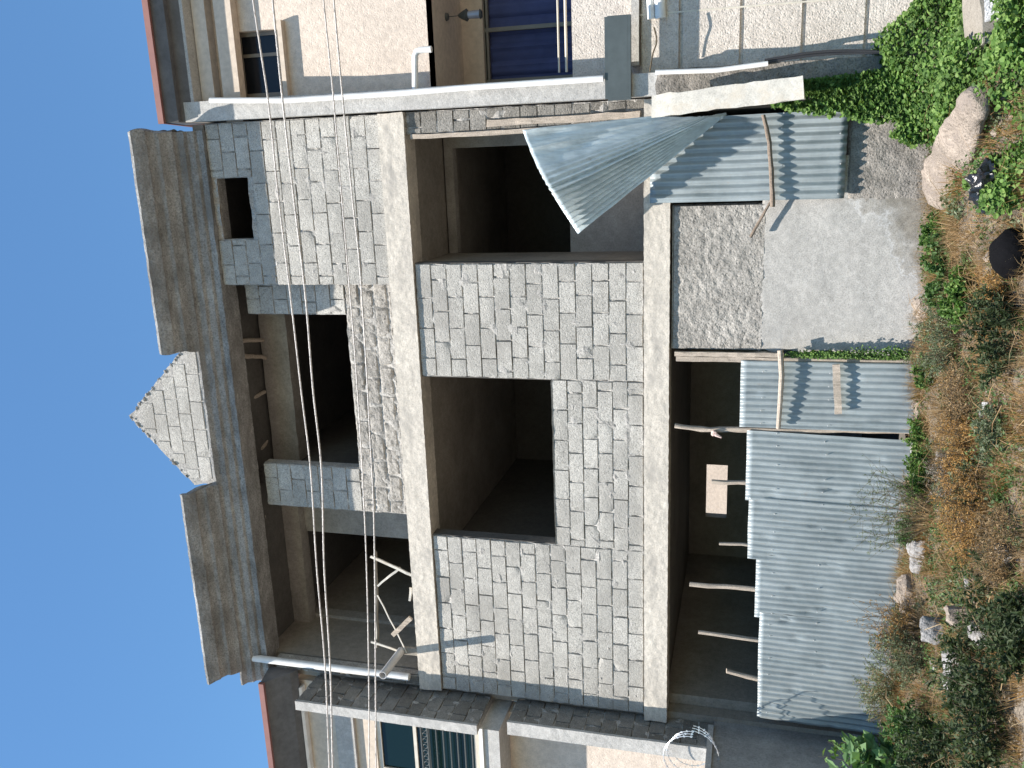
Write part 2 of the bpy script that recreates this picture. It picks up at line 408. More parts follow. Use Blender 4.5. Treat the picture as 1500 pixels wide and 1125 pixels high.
# side walls of the house (whole height)
m = MB(); m.box(XR-.15, XR-.002, .31, 4.8, 0, 8.7); m.box(XL+.01, XL+.15, .31, 4.8, 0, 2.79); m.box(XL-.14, XL+.005, .12, 4.8, 0, 8.6)
m.box(XL+.01, XL+.14, .2, 4.8, 6.19, 8.71); m.box(XL+.01, XL+.15, .22, 4.8, 3.06, 5.85)
bw = holed(XL, XR, -.1, 2.79, [(at(1050, 758, 4.6).x, at(1050, 681, 4.6).x, at(1065, 720, 4.6).z, at(1034, 720, 4.6).z)])
for a in bw: m.box(a[0], a[1], 4.6, 4.78, a[2], a[3])
for z, k in ((3.01, 2.88), (6.13, 2.58)): m.box(XL, XR, 4.62, 4.79, z, z+k)
m.build('side_wall', M['inner'], house)
# left end pier of top storey (seen end on, blocks)
tfL = lambda p: V3((XL+.14 - p[1], p[0], p[2]))     # (x->Y, y->-X)
blocks('end_pier', house, XL, lx0+.03, 6.2, 8.45, 0, .15, seed=41, mat='block_dirty')
# --- cornice: lower moulding all along, upper lip in two lengths
LOW = [(0.0, 8.55), (-.06, 8.545), (-.06, 8.63), (-.10, 8.65), (-.125, 8.73), (-.17, 8.75), (-.19, 8.83), (-.25, 8.875), (-.25, 8.90), (.3, 8.93), (.3, 8.55)]
m = MB(); m.extrude(LOW, at(350, 985, 0).x-.02, at(303, 192, 0).x, .028, .007, 9, 51, .03); m.build('cornice_moulding', M['cornice'], house, True)
UPP = [(-.25, 8.85), (-.30, 8.90), (-.40, 8.94), (-.42, 8.985), (-.50, 9.03), (-.525, 9.03), (-.60, 9.10), (-.64, 9.15), (-.63, 9.19), (-.57, 9.20), (-.3, 9.0), (.25, 8.98), (.25, 8.91), (-.2, 8.88)]
for (q0, q1, sd) in (((243, 519), (194, 192), 61), ((297, 997), (267, 722), 62)):
    m = MB(); m.extrude(UPP, at(*q0, -.58).x, at(*q1, -.58).x, .028, .006, 8, sd, .06); m.build('cornice_lip', M['cornice'], house, True)
# soffit beam behind the moulding
m = MB(); m.extrude([(.0, 8.56), (.0, 8.72), (.32, 8.71), (.12, 8.56)], XL, XR-.02, .06, .008, 6, 55); m.build('edge_beam', M['inner'], house, True)
# --- gable block on the parapet
GY = -.22
gp = [at(q[0], q[1], GY) for q in ((301, 511), (266, 513), (188, 610), (284, 711), (319, 708))]
gz0 = 8.90
gr, gru, ga, glu, gl = gp
def gpoly(z):
    z += .085
    if z < gru.z: r = gr.x
    else: r = gru.x+(ga.x-gru.x)*min(1, (z-gru.z)/(ga.z-gru.z))
    if z < glu.z: l = gl.x
    else: l = glu.x+(ga.x-glu.x)*min(1, (z-glu.z)/(ga.z-glu.z))
    return l+.02, r-.02
go = blocks('parapet_gable', house, gl.x, gr.x, gz0+.05, ga.z-.03, GY, .18, seed=71, mat='block', poly=gpoly, H=.185)
m = MB(); n = 40; F = []
out = []
for a, b in ((V3((gl.x, 0, gz0-.02)), V3((gr.x, 0, gz0-.02))), (V3((gr.x, 0, gz0-.02)), gru), (gru, ga), (ga, glu), (glu, V3((gl.x, 0, gz0-.02)))):
    k = max(2, int((b-a).length/.05))
    for t in range(k):
        p = a.lerp(b, t/k); p = V3((p.x, 0, p.z)); 
        if p.z > gz0+.02: p += V3((nz(p, 9, 1), 0, nz(p, 9, 4)))*.018
        out.append(p)
k = len(out)
m.add([(p.x, GY+.012, p.z) for p in out]+[(p.x, GY+.17, p.z) for p in out], [tuple(range(k)), tuple(range(2*k-1, k-1, -1))]+[(i, i+k, (i+1) % k+k, (i+1) % k) for i in range(k)])
for (a, b) in ((gru, ga), (ga, glu)):
    for i in range(24):
        t = random.random(); p = a.lerp(b, t); p.y = GY+random.uniform(.0, .02); s_ = random.uniform(.012, .03)
        p.z -= s_*.8
        m.tube([p+V3((-s_, 0, -s_*.3)), p, p+V3((s_, 0, s_*.2))], [s_*.35, s_*.75, s_*.3], 6, .02)
m.build('mortar_core', M['mortar'], go)
# roof timber poles under the top slab
def pole(q0, q1, Y0, Y1, r, mat='darkwood', name='formwork_pole', parent=house):
    a, b = at(*q0, Y0), at(*q1, Y1); n = 6; pts = [a.lerp(b, t/n)+V3((nz((t, 0, q0[1]), .7), 0, nz((t, 4, q0[0]), .7)))*r for t in range(n+1)]
    m = MB(); m.tube(pts, [r*(1-.25*t/n) for t in range(n+1)], 8, .004); return m.build(name, M[mat], parent, True)
for q0, q1, Y0, Y1 in (((338, 448), (352, 500), .45, .5), ((347, 502), (386, 497), .42, .9), ((350, 520), (388, 524), .42, .9), ((352, 594), (388, 574), .42, .9), ((352, 540), (374, 655), .6, .65),
                       ((362, 672), (392, 648), .42, .9), ((372, 836), (408, 806), .42, 1.0), ((376, 900), (414, 872), .42, 1.0), ((385, 755), (388, 800), .6, .65), ((386, 845), (394, 900), .6, .65)):
    pole(q0, q1, Y0, Y1, .036, 'wood')
# --- middle storey
ax0 = at(770, 386, 0).x; ax1 = at(700, 192, 0).x
bx0, bx1 = at(720, 791, 0).x, at(700, 553, 0).x; bz = 4.17
blocks('block_wall', house, XL, bx0, 3.062, 5.85, 0, .2, seed=81, H=.2)
blocks('block_wall', house, bx0, bx1, 3.062, bz, 0, .2, seed=82, H=.2, phase=.1)
blocks('block_wall', house, bx1, ax0, 3.062, 5.85, 0, .2, seed=83, H=.2, phase=.05)
m = MB(); m.extrude([(.02, bz-.02), (-.006, bz+.012), (.2, bz+.02), (.2, bz-.02)], bx0+.01, bx1-.01, .05, .006, 9, 84); m.build('window_sill', M['mortar'], house, True)
m = MB()
for x, dx in ((bx0, 1), (bx1, -1), (ax0, 1)):
    z0 = bz+.02 if x != ax0 else 3.06; m = MB()
    m.box(x+.001*dx, x+.012*dx, .025, .2, z0, 5.86); m.build('jamb_plaster', M['dark_inner'], house)
# right strip of rough blocks beside opening
blocks('block_strip', house, ax1-.0, XR-.005, 3.05, 5.87, .02, .2, seed=85, mat='block_dirty', L=.16)
m = MB(); m.beam((ax1-.02, .01, 3.4), (ax1-.03, .03, 5.8), .05, .06, .01, 10, side=(0, 1, 0)); m.beam((ax1+.09, -.02, 3.1), (ax1+.075, .0, 4.85), .07, .03, .02, 10, side=(0, 1, 0)); m.build('timber_strip', M['wood'], house)
# loggia A: back wall with wide opening, side walls
lY = 1.4
pz = at(835, 320, lY).z; tzA = at(668, 320, lY).z
m = wall(ax0-.6, XR-.16, 3.03, 5.88, lY, lY+.15, [(ax0-.3, at(760, 213, lY).x, pz, tzA)]); m.build('inner_wall', M['pale_inner'], house)
m = MB(); m.box(ax0-.16, ax0-.02, .21, lY, 3.03, 5.89); m.build('inner_wall', M['inner'], house)
m = MB(); m.box(bx0-.6, bx0-.5, .21, 4.5, 3.03, 5.89); m.box(bx0-.5, XR-.16, 4.5, 4.6, 3.03, 5.89); m.box(bx1+.3, bx1+.42, .21, 4.5, 3.03, 5.89)
m.build('partition_wall', M['dark_inner'], house)
# --- ground storey
def prough(x, z): return nz((x, 0, z), 18, 1)*.008+nz((x, 0, z), 42, 2)*.009+abs(nz((x, 0, z), 5, 3))*.012
def psmooth(x, z): return nz((x, 0, z), 3, 1)*.008+nz((x, 0, z), 18, 2)*.0025
px0, px1 = -2.22, -.57
m = MB(); rough_face(m, px0, px1, 1.72, 2.735, .01, .018, prough); m.build('rough_plaster', M['rough'], house, True)
m = MB(); rough_face(m, px0-.004, px1+.5, -.2, 1.77, .014, .03, psmooth, .008, .09); m.build('smooth_render', M['smooth'], house, True)
m = MB(); m.box(px0+.01, px1-.01, .05, .35, -.2, 2.74); m.build('pier', M['smooth'], house)
m = MB(); rough_face(m, px1-.35, XR+.2, -.2, .93, -.012, .03, lambda x, z: nz((x, 0, z), 9, 1)*.012+nz((x, 0, z), 30, 2)*.006+max(0, (-.45-x))*.25); m.build('stained_render', M['sill'], house, True)
m = MB(); m.box(px1+.02, XR-.16, .06, .35, -.2, .91); m.build('low_wall', M['sill'], house)
# interior partition so that the ground storey stays deep and dark
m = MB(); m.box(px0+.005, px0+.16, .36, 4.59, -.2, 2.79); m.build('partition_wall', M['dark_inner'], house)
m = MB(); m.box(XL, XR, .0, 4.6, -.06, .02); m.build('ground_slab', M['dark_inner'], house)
# downpipe of top storey left, overflow pipe
a, b = at(357, 962, -.1), at(588, 962, -.1)
m = MB(); m.tube([(a.x, -.1, a.z+.02), (a.x, -.1, 6.3)], .052, 16); p = m.build('downpipe', M['pvc'], house, True)
m = MB(); m.tube([(a.x, -.1, a.z-.10), (a.x, -.1, a.z+.03)], .06, 16); m.build('pipe_collar', M['pvc'], p, True)
pb = at(588, 953, 0); pt = pb+V3((0, -.62, .02))
m = MB(); 
def ring(m, p0, p1, ro, ri, seg=20):
    d = (V3(p1)-V3(p0)).normalized(); a_ = d.orthogonal().normalized(); b_ = d.cross(a_); vs = []
    for c, r in ((p0, ro), (p1, ro), (p1, ri), (p0, ri)):
        for j in range(seg): t = 2*pi*j/seg; vs.append(V3(c)+(a_*cos(t)+b_*sin(t))*r)
    m.add(vs, [(k*seg+j, k*seg+(j+1) % seg, ((k+1) % 4)*seg+(j+1) % seg, ((k+1) % 4)*seg+j) for k in range(4) for j in range(seg)])
ring(m, pb, pt, .055, .048); m.build('overflow_pipe', M['greypipe'], house, True)
m = MB(); m.box(pb.x-.05, pb.x+.06, -.01, .03, pb.z-.3, pb.z-.0); m.build('pipe_bracket', M['inner'], house)

# temporary rail across the loggia
rail = thing('makeshift_railing', 'rusty rail with white diagonal sticks across the top left balcony edge', 'railing', (-5.6, .05, 6.2))
a, b = at(550, 808, .05), at(553, 948, .05)
m = MB(); m.tube([a.lerp(b, t/6)+V3((0, 0, nz((t, 0, 0), .9)*.02)) for t in range(7)], .024, 8, .003); m.build('rail', M['frame'], rail, True)
for q0, q1, r in (((543, 815), (609, 845), .017), ((586, 832), (553, 858), .013), ((553, 872), (596, 956), .009), ((543, 940), (592, 956), .014), ((602, 860), (600, 880), .016), ((575, 930), (602, 905), .03)):
    m = MB(); m.beam(at(*q0, .0), at(*q1, -.02), r*2, r*1.2, .01, 5); m.build('stick', M['wood'] if r > .0165 and q0[0] != 543 else M['plank'], rail)

# ------------------------------------------------------------------ corrugated sheets
def corr(m, x0, x1, z0, z1, y, pitch=.0762, dep=.0125, slant=0.0, dents=4, seed=0, zbot=None, rows=26, warp=None):
    rnd = random.Random(seed); nx = int((x1-x0)/pitch*8); vs = []; fs = []
    dn = [(rnd.uniform(x0, x1), rnd.uniform(z0, z1), rnd.uniform(.02, .05)) for _ in range(dents)]
    ph = rnd.random()*6 if warp is None else 0
    for j in range(rows+1):
        for i in range(nx+1):
            x = x0+(x1-x0)*i/nx; t = j/rows
            zb = z0 if zbot is None else zbot(x)
            z = zb+(z1-zb)*t
            d = dep*sin(2*pi*(x if warp is not None else x-x0)/pitch+ph)
            d += nz((x, 0, z), 1.6, seed if warp is None else warp)*.02
            for (a, b, r) in dn:
                q = ((x-a)**2+(z-b)**2)/(r*r)
                if q < 4: d += .02*math.exp(-q)
            vs.append((x+slant*(z1-z)+nz((0, 0, z), 2, seed)*.004, y+d, z+nz((x, 0, 0), 3, seed)*.008*(1 if j in (0, rows) else 0)))
    for j in range(rows):
        for i in range(nx): k = j*(nx+1)+i; fs.append((k, k+1, k+nx+2, k+nx+1))
    m.add(vs, fs)
def solid(o, t=.0015):
    md = o.modifiers.new('thickness', 'SOLIDIFY'); md.thickness = t; md.offset = 0
fence = thing('corrugated_hoarding', 'long galvanised corrugated sheet hoarding nailed to poles across the ground floor opening', 'hoarding', (-5, -.05, .1))
edges = [at(1093, 630, -.06).x, at(1095, 728, -.06).x, at(1098, 812, -.06).x, at(1108, 898, -.06).x, at(1112, 975, -.06).x, at(1112, 1046, -.06).x]
tops = [at(1093, 680, -.06).z, at(1096, 770, -.06).z, at(1107, 850, -.06).z, at(1111, 940, -.06).z, at(1110, 1010, -.06).z]
for i in range(5):
    m = MB(); corr(m, edges[i+1]-.05, edges[i]+.004*i, .02, tops[i], -.06-.004*(i % 2), seed=i+1, warp=5, dents=9, slant=-.02 if i < 4 else -.03)
    o = m.build('corrugated_sheet', M['galv'], fence, True); solid(o)
def nails(parent, x0, x1, zs, y, seed):
    rnd = random.Random(seed); me = None
    for z in zs:
        x = x0+.05
        while x < x1:
            if me is None:
                m = MB(); m.tube([(0, 0, 0), (0, -.008, 0)], [.009, .005], 8); o = m.build('nail', M['razor'], parent, True); me = o.data
            else:
                o = bpy.data.objects.new('nail', me); COL.objects.link(o); o.parent = parent; o.matrix_parent_inverse = Matrix.Translation(-parent.location)
            o.location = (x, y-.012, z+rnd.uniform(-.015, .015)); x += .0762*rnd.choice((2, 3, 4))
nails(fence, edges[5], edges[0], (1.0, 1.52), -.065, 3)
sheetA = thing('corrugated_side_sheet', 'narrow corrugated sheet beside the concrete pier with two short boards nailed across it', 'metal sheet', (-2.7, -.08, .1))
m = MB(); a, b = at(1200, 629, -.06).x, at(1200, 530, -.06).x
corr(m, a, b, .02, at(1084, 580, -.06).z, -.06, seed=9, dents=9); o = m.build('corrugated_sheet', M['galv'], sheetA, True); solid(o)
nails(sheetA, a, b, (1.72, 1.0), -.065, 7)
m = MB(); pts = [at(1143, 513, -.17), at(1145, 550, -.17), at(1143, 590, -.16), at(1140, 628, -.14)]; m.tube(pts, [.03, .028, .026, .024], 8, .008); m.build('cross_stick', M['wood'], sheetA, True)
m = MB(); m.beam(at(1225, 534, -.14), at(1228, 606, -.14), .075, .02, .01, 6); m.build('cross_board', M['wood'], sheetA)
# poles
def polething(qs, Y, r, label, mat='wood', cat='pole', name='wooden_pole', group=None):
    pts = []
    for i in range(len(qs)-1):
        for t in range(4): 
            a_, b_ = at(*qs[i], Y), at(*qs[i+1], Y); pts.append(a_.lerp(b_, t/4))
    pts.append(at(*qs[-1], Y)); pts = [p+V3((nz(p, 3, 2), 0, 0))*r*.5 for p in pts]
    m = MB(); m.tube(pts, [r*(.85+.25*(i/len(pts))) for i in range(len(pts))], 9, r*.35)
    return tag(m.build(name, M[mat], None, True), label, cat, group)
polething([(988, 624), (1040, 629), (1100, 629), (1200, 630), (1345, 631)], -.02, .035, 'full height crooked pole between narrow sheet and long sheets, with rag tied on')
for q, r, lb in ((((1042, 706), (1120, 708)), .032, 'short pole standing in front of the bright rear window hole'),
              (((1053, 796), (1120, 799)), .024, 'thinnest pole top above the hoarding, next to the bright rear window'),
              (((1010, 856), (1120, 864)), .034, 'tallest free pole top behind the hoarding, middle of the dark opening'),
              (((1023, 925), (1125, 940)), .03, 'slanting pole top behind the hoarding, between the tallest one and the grey side wall'),
              (((1064, 982), (1125, 1000)), .036, 'thick leaning pole stub nearest the shaded grey side wall')):
    polething([*q, (1330, q[1][1]+8)], .02, r, lb, 'wood', group='poles behind the hoarding')
m = MB(); c = at(1043, 632, -.06)
for dx, dz in ((-.05, -.02), (-.06, -.11), (.0, -.05)): m.tube([c, c+V3((dx*.6, -.02, dz*.5)), c+V3((dx, -.03, dz))], [.012, .025, .008], 7, .012)
tag(m.build('tied_rag', M['redrag'], None, True), 'pale rag knotted round the crooked pole', 'rag')
post = thing('door_post', 'pair of upright planks lining the left edge of the concrete pier', 'door post', (-2.25, -.02, 1))
for q0, q1, w_ in (((988, 518), (1148, 520), .05), ((990, 525), (1330, 531), .055)):
    m = MB(); m.beam(at(*q0, -.03), at(*q1, -.03), w_, .05, .012, 12); m.build('plank', M['wood'], post)

# gate sheet on the right, with stick
gate = thing('corrugated_gate_sheet', 'corrugated sheet covering the ground floor opening to the right of the concrete pier', 'metal sheet', (-.1, -.1, .95))
gx0, gx1 = at(1100, 294, -.10).x, at(1248, 160, -.10).x
m = MB(); corr(m, gx0, gx1, at(1240, 230, -.10).z, at(952, 262, -.10).z, -.10, pitch=.085, dep=.015, seed=14, dents=4); o = m.build('corrugated_sheet', M['galv'], gate, True); solid(o)
nails(gate, gx0, gx1, (at(1240, 230, -.1).z+.06, 1.6), -.11, 5)
polething([(1118, 168), (1127, 210), (1130, 260), (1132, 303)], -.19, .026, 'crooked grey stick nailed level across the gate sheet', 'darkwood', 'stick', 'cross_stick')
polething([(1128, 296), (1114, 322), (1099, 348)], -.10, .016, 'short thin stick hanging down from the end of the level stick', 'darkwood', 'stick', 'hanging_stick')
# curled sheet: ruled fan from C to an arc of points
curl = thing('curled_sheet', 'loose corrugated sheet peeled open like a fan in front of the right balcony opening', 'metal sheet', (0, -.3, 3))
C0 = at(1062, 163, -.10); C1 = at(955, 168, -.12)
arc = [at(765, 190, -.55), at(773, 211, -.68), at(783, 236, -.80), at(794, 258, -1.0), at(808, 282, -1.02), at(822, 305, -.80), at(835, 325, -.55), at(846, 342, -.30)]
bot = [at(955, 170, -.20), at(985, 171, -.18), at(1012, 171, -.16), at(1032, 170, -.15), at(1045, 169, -.15), at(1053, 168, -.14), at(1060, 167, -.13), at(1064, 166, -.12)]
def cat(P, t):
    n_ = len(P)-1; x = min(max(t*n_, 0), n_-1e-6); i = int(x); f = x-i
    p0, p1, p2, p3 = P[max(i-1, 0)], P[i], P[i+1], P[min(i+2, n_)]
    return .5*((2*p1)+(p2-p0)*f+(2*p0-5*p1+4*p2-p3)*f*f+(3*p1-p0-3*p2+p3)*f**3)
nu, nv = 260, 40; vs = []; fs = []; rc_ = random.Random(4)
creases = [(rc_.uniform(.03, .95), rc_.uniform(.05, .8), rc_.uniform(.008, .02), rc_.uniform(.06, .16), rc_.choice((-1, 1))*rc_.uniform(.010, .024)) for _ in range(26)]
cam_dir = V3((0, -1, 0))
for j in range(nv+1):
    for i in range(nu+1):
        t = i/nu; a_, b_ = cat(arc, t), cat(bot, t); s_ = j/nv
        p = a_.lerp(b_, s_); T = (cat(arc, min(1, t+.01))-cat(arc, max(0, t-.01))).normalized(); D = (b_-a_).normalized()
        nr = T.cross(D).normalized()
        if nr.y > 0: nr = -nr
        p += nr*sum(k_*math.exp(-(((t-a2)/w2)**2+((s_-b2+.25*(t-a2))/l2)**2)) for a2, b2, w2, l2, k_ in creases); cyc = 8*t+8*max(0, t-.35)/.65; amp = (.0085+.032*min(1, max(0, t-.45)*5))*(1-.6*s_)
        p += nr*(amp*sin(2*pi*cyc*1.0)+nz(p, 4, 5)*.012*(1-s_))
        vs.append(p)
for j in range(nv):
    for i in range(nu): k = j*(nu+1)+i; fs.append((k, k+1, k+nu+2, k+nu+1))
m = MB(); m.add(vs, fs); o = m.build('corrugated_sheet', M['galv2'], curl, True); solid(o)
# white plank below the curl
m = MB(); m.beam(at(955, 156, -.45), at(1178, 128, -.55), .22, .05, .02, 16, side=(0, 1, 0))
o = tag(m.build('white_plank', M['plank'], None, True), 'whitewashed wooden plank leaning between the curled sheet and the creeper', 'plank')
#SECTION
# ------------------------------------------------------------------ right neighbour
rn = thing('neighbour_house', 'cream painted house on the right with blue curtained balcony door', 'house', (2, 1, 0))
# party wall fin (grey render), along facade right edge
fx0, fx1 = .59, .83
m = MB(); m.extrude([(-.12, .0), (-.12, 8.72), (7, 8.72), (7, 0)], fx0+.005, fx1, .12, .006, 5, 91)
fin = tag(m.build('party_wall', M['fin'], None), 'narrow grey rendered party wall edge running up between bare block house and right cream house', 'wall')
fin2 = None
m = MB(); m.extrude([(-.16, .2), (-.16, 2.9), (-.1, 2.9), (-.1, .2)], fx0-.03, fx1+.02, .05, .02, 6, 95); m.build('chipped_footing', M['sill'], fin, True)
wY = .20
def ax(px, py, Y): return at(px, py, Y).x
def az(px, py, Y): return at(px, py, Y).z
# upper wall: z zones measured at py ~ 60
zsof = az(345, 60, wY); zbal_t = az(627, 60, wY); zbal_b = az(880, 60, wY)
XE = 5.2
def hx(py, px=600, Y=wY): return at(px, py, Y).x
wz = [(ax(380, 143, wY), ax(380, 44, wY), az(415, 95, wY), az(345, 95, wY))]
m = wall(fx1-.01, XE, zbal_t, 8.9, wY, wY+.2, wz); m.build('upper_wall', M['cream'], rn)
# window in upper wall
h = wz[0]
wn = MB()
for a in holed(h[0], h[1], h[2], h[3], [(h[0]+.06, h[1]-.05, h[2]+.05, h[3]-.05)]): wn.box(a[0], a[1], wY+.10, wY+.16, a[2], a[3])
wn.box((h[0]*.35+h[1]*.65)-.02, (h[0]*.35+h[1]*.65)+.02, wY+.101, wY+.159, h[2]+.05, h[3]-.05)
wf = wn.build('window', M['frame'], rn)
m = MB(); m.box(h[0]+.05, h[1]-.04, wY+.12, wY+.13, h[2]+.04, h[3]-.04); m.build('pane', M['glass'], wf)
m = MB(); m.box(h[0]-.02, h[1]+.08, wY-.09, wY+.1, h[2]-.07, h[2]-.012); m.build('window_sill', M['creamsmooth'], wf)
m = MB(); m.box(h[0]-.3, XE, wY-.14, wY-.002, az(343, 60, wY-.14), az(318, 60, wY-.14)); m.build('wall_moulding', M['creamsmooth'], rn)
# eaves: cream fascia, grey soffit sloping outwards, red lip
e0 = at(300, 60, .2); 
m = MB(); m.box(fx1-.2, XE, .05, wY+.2, az(305, 60, .05), az(286, 60, .05)); m.build('cream_fascia', M['creamsmooth'], rn)
zs = az(286, 60, .05)
EY = -.31
zl = at(213, 20, EY).z; zi = az(273, 60, -.08)
xe0 = at(228, 180, EY).x
m = MB(); m.extrude([(.1, zs+.004), (-.08, zi), (-.08, zi+.08), (.1, zi+.10)], xe0, XE, .3, 0, 1, 0); m.build('gutter_board', M['fin'], rn)
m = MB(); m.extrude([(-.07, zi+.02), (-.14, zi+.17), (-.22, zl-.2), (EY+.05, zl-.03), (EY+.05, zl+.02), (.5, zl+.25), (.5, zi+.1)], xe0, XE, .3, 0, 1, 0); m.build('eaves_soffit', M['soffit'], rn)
m = MB(); m.extrude([(EY, zl-.05), (EY, zl+.03), (EY+.06, zl+.05), (EY+.06, zl-.04)], xe0-.015, XE, .3, .003, 2, 0); m.build('roof_edge', M['red'], rn)
m = MB(); m.extrude([(EY+.06, zl+.03), (4, zl+1.4), (4, zl+1.3), (EY+.08, zl-.01)], xe0-.01, XE, .5, 0); m.build('roof', M['red'], rn)
# balcony loggia
lb = 1.5
bxl, bxr = fx1, XE
m = MB(); m.box(bxl, bxr, wY+.003, lb+.4, zbal_t+.0, zbal_t+.2)   # ceiling slab
m.build('balcony_ceiling', M['creamsmooth'], rn)
dzt_, dzb_ = az(708, 60, lb), az(835, 60, lb)
m = wall(bxl, bxr, zbal_b-.5, zbal_t, lb, lb+.2, [(ax(770, 119, lb), XE-.5, dzb_-.6, dzt_)]); m.build('balcony_back_wall', M['creamsmooth'], rn)
m = MB(); m.box(ax(690, 150, wY)-.6, fx1-.001, wY, lb, zbal_b-.3, zbal_t); 
# door: frame, blue curtain panes
dl, dr = ax(770, 119, lb), XE-.5
m = MB()
mid = ax(770, 42, lb)
for x in (dl, mid, mid+1.3): m.box(x, x+.05, lb+.04, lb+.1, dzb_-.6, dzt_)
m.box(dl, dr, lb+.041, lb+.099, dzt_-.06, dzt_); m.box(dl, dr, lb+.041, lb+.099, dzt_-.03, dzt_-.015)
df = m.build('balcony_door', M['frame'], rn)
m = MB(); 
n_ = 120; vs = []; fs = []
for j in range(2):
    for i in range(n_+1):
        x = dl+(dr-dl)*i/n_; vs.append((x, lb+.13+.02*sin(x*26)+.012*sin(x*61+1), dzb_-.6 if j == 0 else dzt_))
for i in range(n_): fs.append((i, i+1, i+n_+2, i+n_+1))
m.add(vs, fs); m.build('blue_curtain', M['curtain'], df, True)
m = MB(); m.box(dl, dr, lb+.2, lb+.22, dzb_-.6, dzt_); m.build('pane', M['glass'], df)
# balcony parapet (cream, grooved), handrails
py0, py1 = az(840, 60, wY), az(888, 60, wY)
m = MB(); m.box(bxl, bxr, wY, wY+.12, zbal_b-.45, az(838, 60, wY)); m.build('balcony_parapet', M['cream2'], rn)
for px_, r in ((818, .012), (829, .016)):
    z = az(px_, 60, wY+.1); m = MB(); m.tube([(fx1+.1, wY+.1, z), (XE, wY+.1, z)], r, 10); m.build('handrail', M['creamframe'], rn, True)
# lower wall with panel grooves
Yw = .12
gz = [az(p, 60, Yw) for p in (1086, 1176, 1268, 1366)]
zt = az(938, 60, Yw)
zz = sorted([0.0]+gz+[az(997, 60, Yw), zt])
gx = [fx1-.01, ax(1000, -95, Yw), ax(1000, -190, Yw), XE]
m = MB(); m.box(fx1-.01, XE, Yw+.04, Yw+.3, -.2, zbal_b-.452); m.build('lower_wall', M['cream2'], rn)
m = MB()
for i in range(len(zz)-1):
    m.box(fx1-.005, XE, Yw, Yw+.0395, zz[i]+.022, zz[i+1]-.022)
m.build('wall_panels', M['cream2'], rn)
m = MB()   # vertical groove strip
xg = ax(1000, 17, Yw)
m.box(xg-.008, xg+.008, Yw-.003, Yw-.001, zz[0], zt); m.build('panel_joint', M['creamframe'], rn)
m = MB(); m.box(fx1+.1, XE, Yw-.06, Yw+.4, zt+.01, zt+.09); m.build('ledge', M['fin'], rn)
# pipes on right neighbour
def rpipe(qs, Y, r, mat='pvc', nm='downpipe', parent=rn):
    P = [at(q[0], q[1], Y) for q in qs]; m = MB(); pts = []
    for i, p in enumerate(P):
        if 0 < i < len(P)-1:
            d0 = (P[i-1]-p).normalized(); d1 = (P[i+1]-p).normalized(); k = min(r*1.6, (P[i-1]-p).length*.45, (P[i+1]-p).length*.45)
            pts += [p+d0*k, p+(d0+d1)*k*.3, p+d1*k]
        else: pts.append(p)
    m.tube(pts, r, 14); return m.build(nm, M[mat], parent, True)
rpipe([(308, 147), (420, 147), (590, 136), (700, 127), (884, 115)], -.19, .034)
rpipe([(608, 134), (608, 74), (632, 72)], -.12, .036)
rpipe([(960, 106), (1050, 103), (1125, 93)], -.21, .026, 'pvc', 'cable_conduit')
rpipe([(952, -10), (954, 28)], .1, .04); rpipe([(966, -10), (968, 27)], .1, .06)
# dark metal trough sticking out
m = MB(); a = at(905, 20, -.35)
tro = MB(); zt0, zt1 = az(888, 80, -.3), az(922, 80, -.3); xt0, xt1 = ax(905, 143, -.3), ax(905, 20, -.3)
tro.box(xt0, xt1, -.20, -.135, zt1, zt1+.03); tro.box(xt0, xt1, -.20, -.185, zt1+.031, zt0); tro.box(xt0, xt1, -.15, -.135, zt1+.031, zt0+.04); tro.box(xt0-.02, xt0-.001, -.20, -.135, zt1, zt0)
tag(tro.build('metal_trough', M['trough'], None), 'dark grey open metal trough jutting from party wall below the balcony door', 'trough')
# wall lamp
lp = thing('pendant_lamp', 'glass lantern hanging from the tan balcony ceiling beside the blue curtain', 'lamp', tuple(at(650, 25, .9)))
c = at(650, 25, .9); z0 = zbal_t
m = MB(); m.tube([(c.x, .9, z0), (c.x, .9, z0-.03)], [.05, .04], 12); m.build('ceiling_rose', M['steel'], lp, True)
b1, b2, b3 = az(672, 25, .9), az(684, 25, .9), az(706, 25, .9)
m = MB(); m.tube([(c.x, .9, z0), (c.x, .9, b1)], .005, 6); m.build('cord', M['steel'], lp, True)
m = MB(); m.tube([(c.x, .9, b1), (c.x, .9, b1-.04), (c.x, .9, b2), (c.x, .9, b2-.02)], [.02, .045, .075, .05], 14); m.build('lamp_cap', M['steel'], lp, True)
m = MB(); m.tube([(c.x, .9, b2-.02), (c.x, .9, b3+.02)], [.045, .05], 14); m.build('lamp_glass', M['lampglass'], lp, True)
m = MB(); m.tube([(c.x, .9, b3+.02), (c.x, .9, b3)], [.06, .04], 14); m.build('lamp_base', M['steel'], lp, True)
# cables bundled on the party wall
for k, qs in enumerate((((1120, 88), (1200, 76), (1280, 75), (1370, 84)), ((1118, 92), (1200, 80), (1290, 78), (1375, 88)))):
    m = MB(); P = [at(*q, -.18) for q in qs]; pts = [cat(P, t/16) for t in range(17)]; m.tube(pts, .014, 8)
    tag(m.build('wall_cable', M['blackcable'], None, True), ('upper' if k == 0 else 'lower')+' black cable sagging in front of the panelled wall, as seen with the roof on top' if False else ('black cable drooping on panelled wall, strand nearer the cream panels' if k == 0 else 'black cable drooping on panelled wall, strand nearer the chipped footing'), 'cable', 'black cables on the panelled wall')
for k, qs in enumerate((((952, 105), (956, 80), (962, 60), (958, 40)),)):
    m = MB(); P = [at(*q, -.13) for q in qs]; m.tube([cat(P, t/14) for t in range(15)], .008, 6)
    tag(m.build('loose_cable', M['twig'], None, True), 'thin loose wire on the grey wall beside the conduit', 'cable')

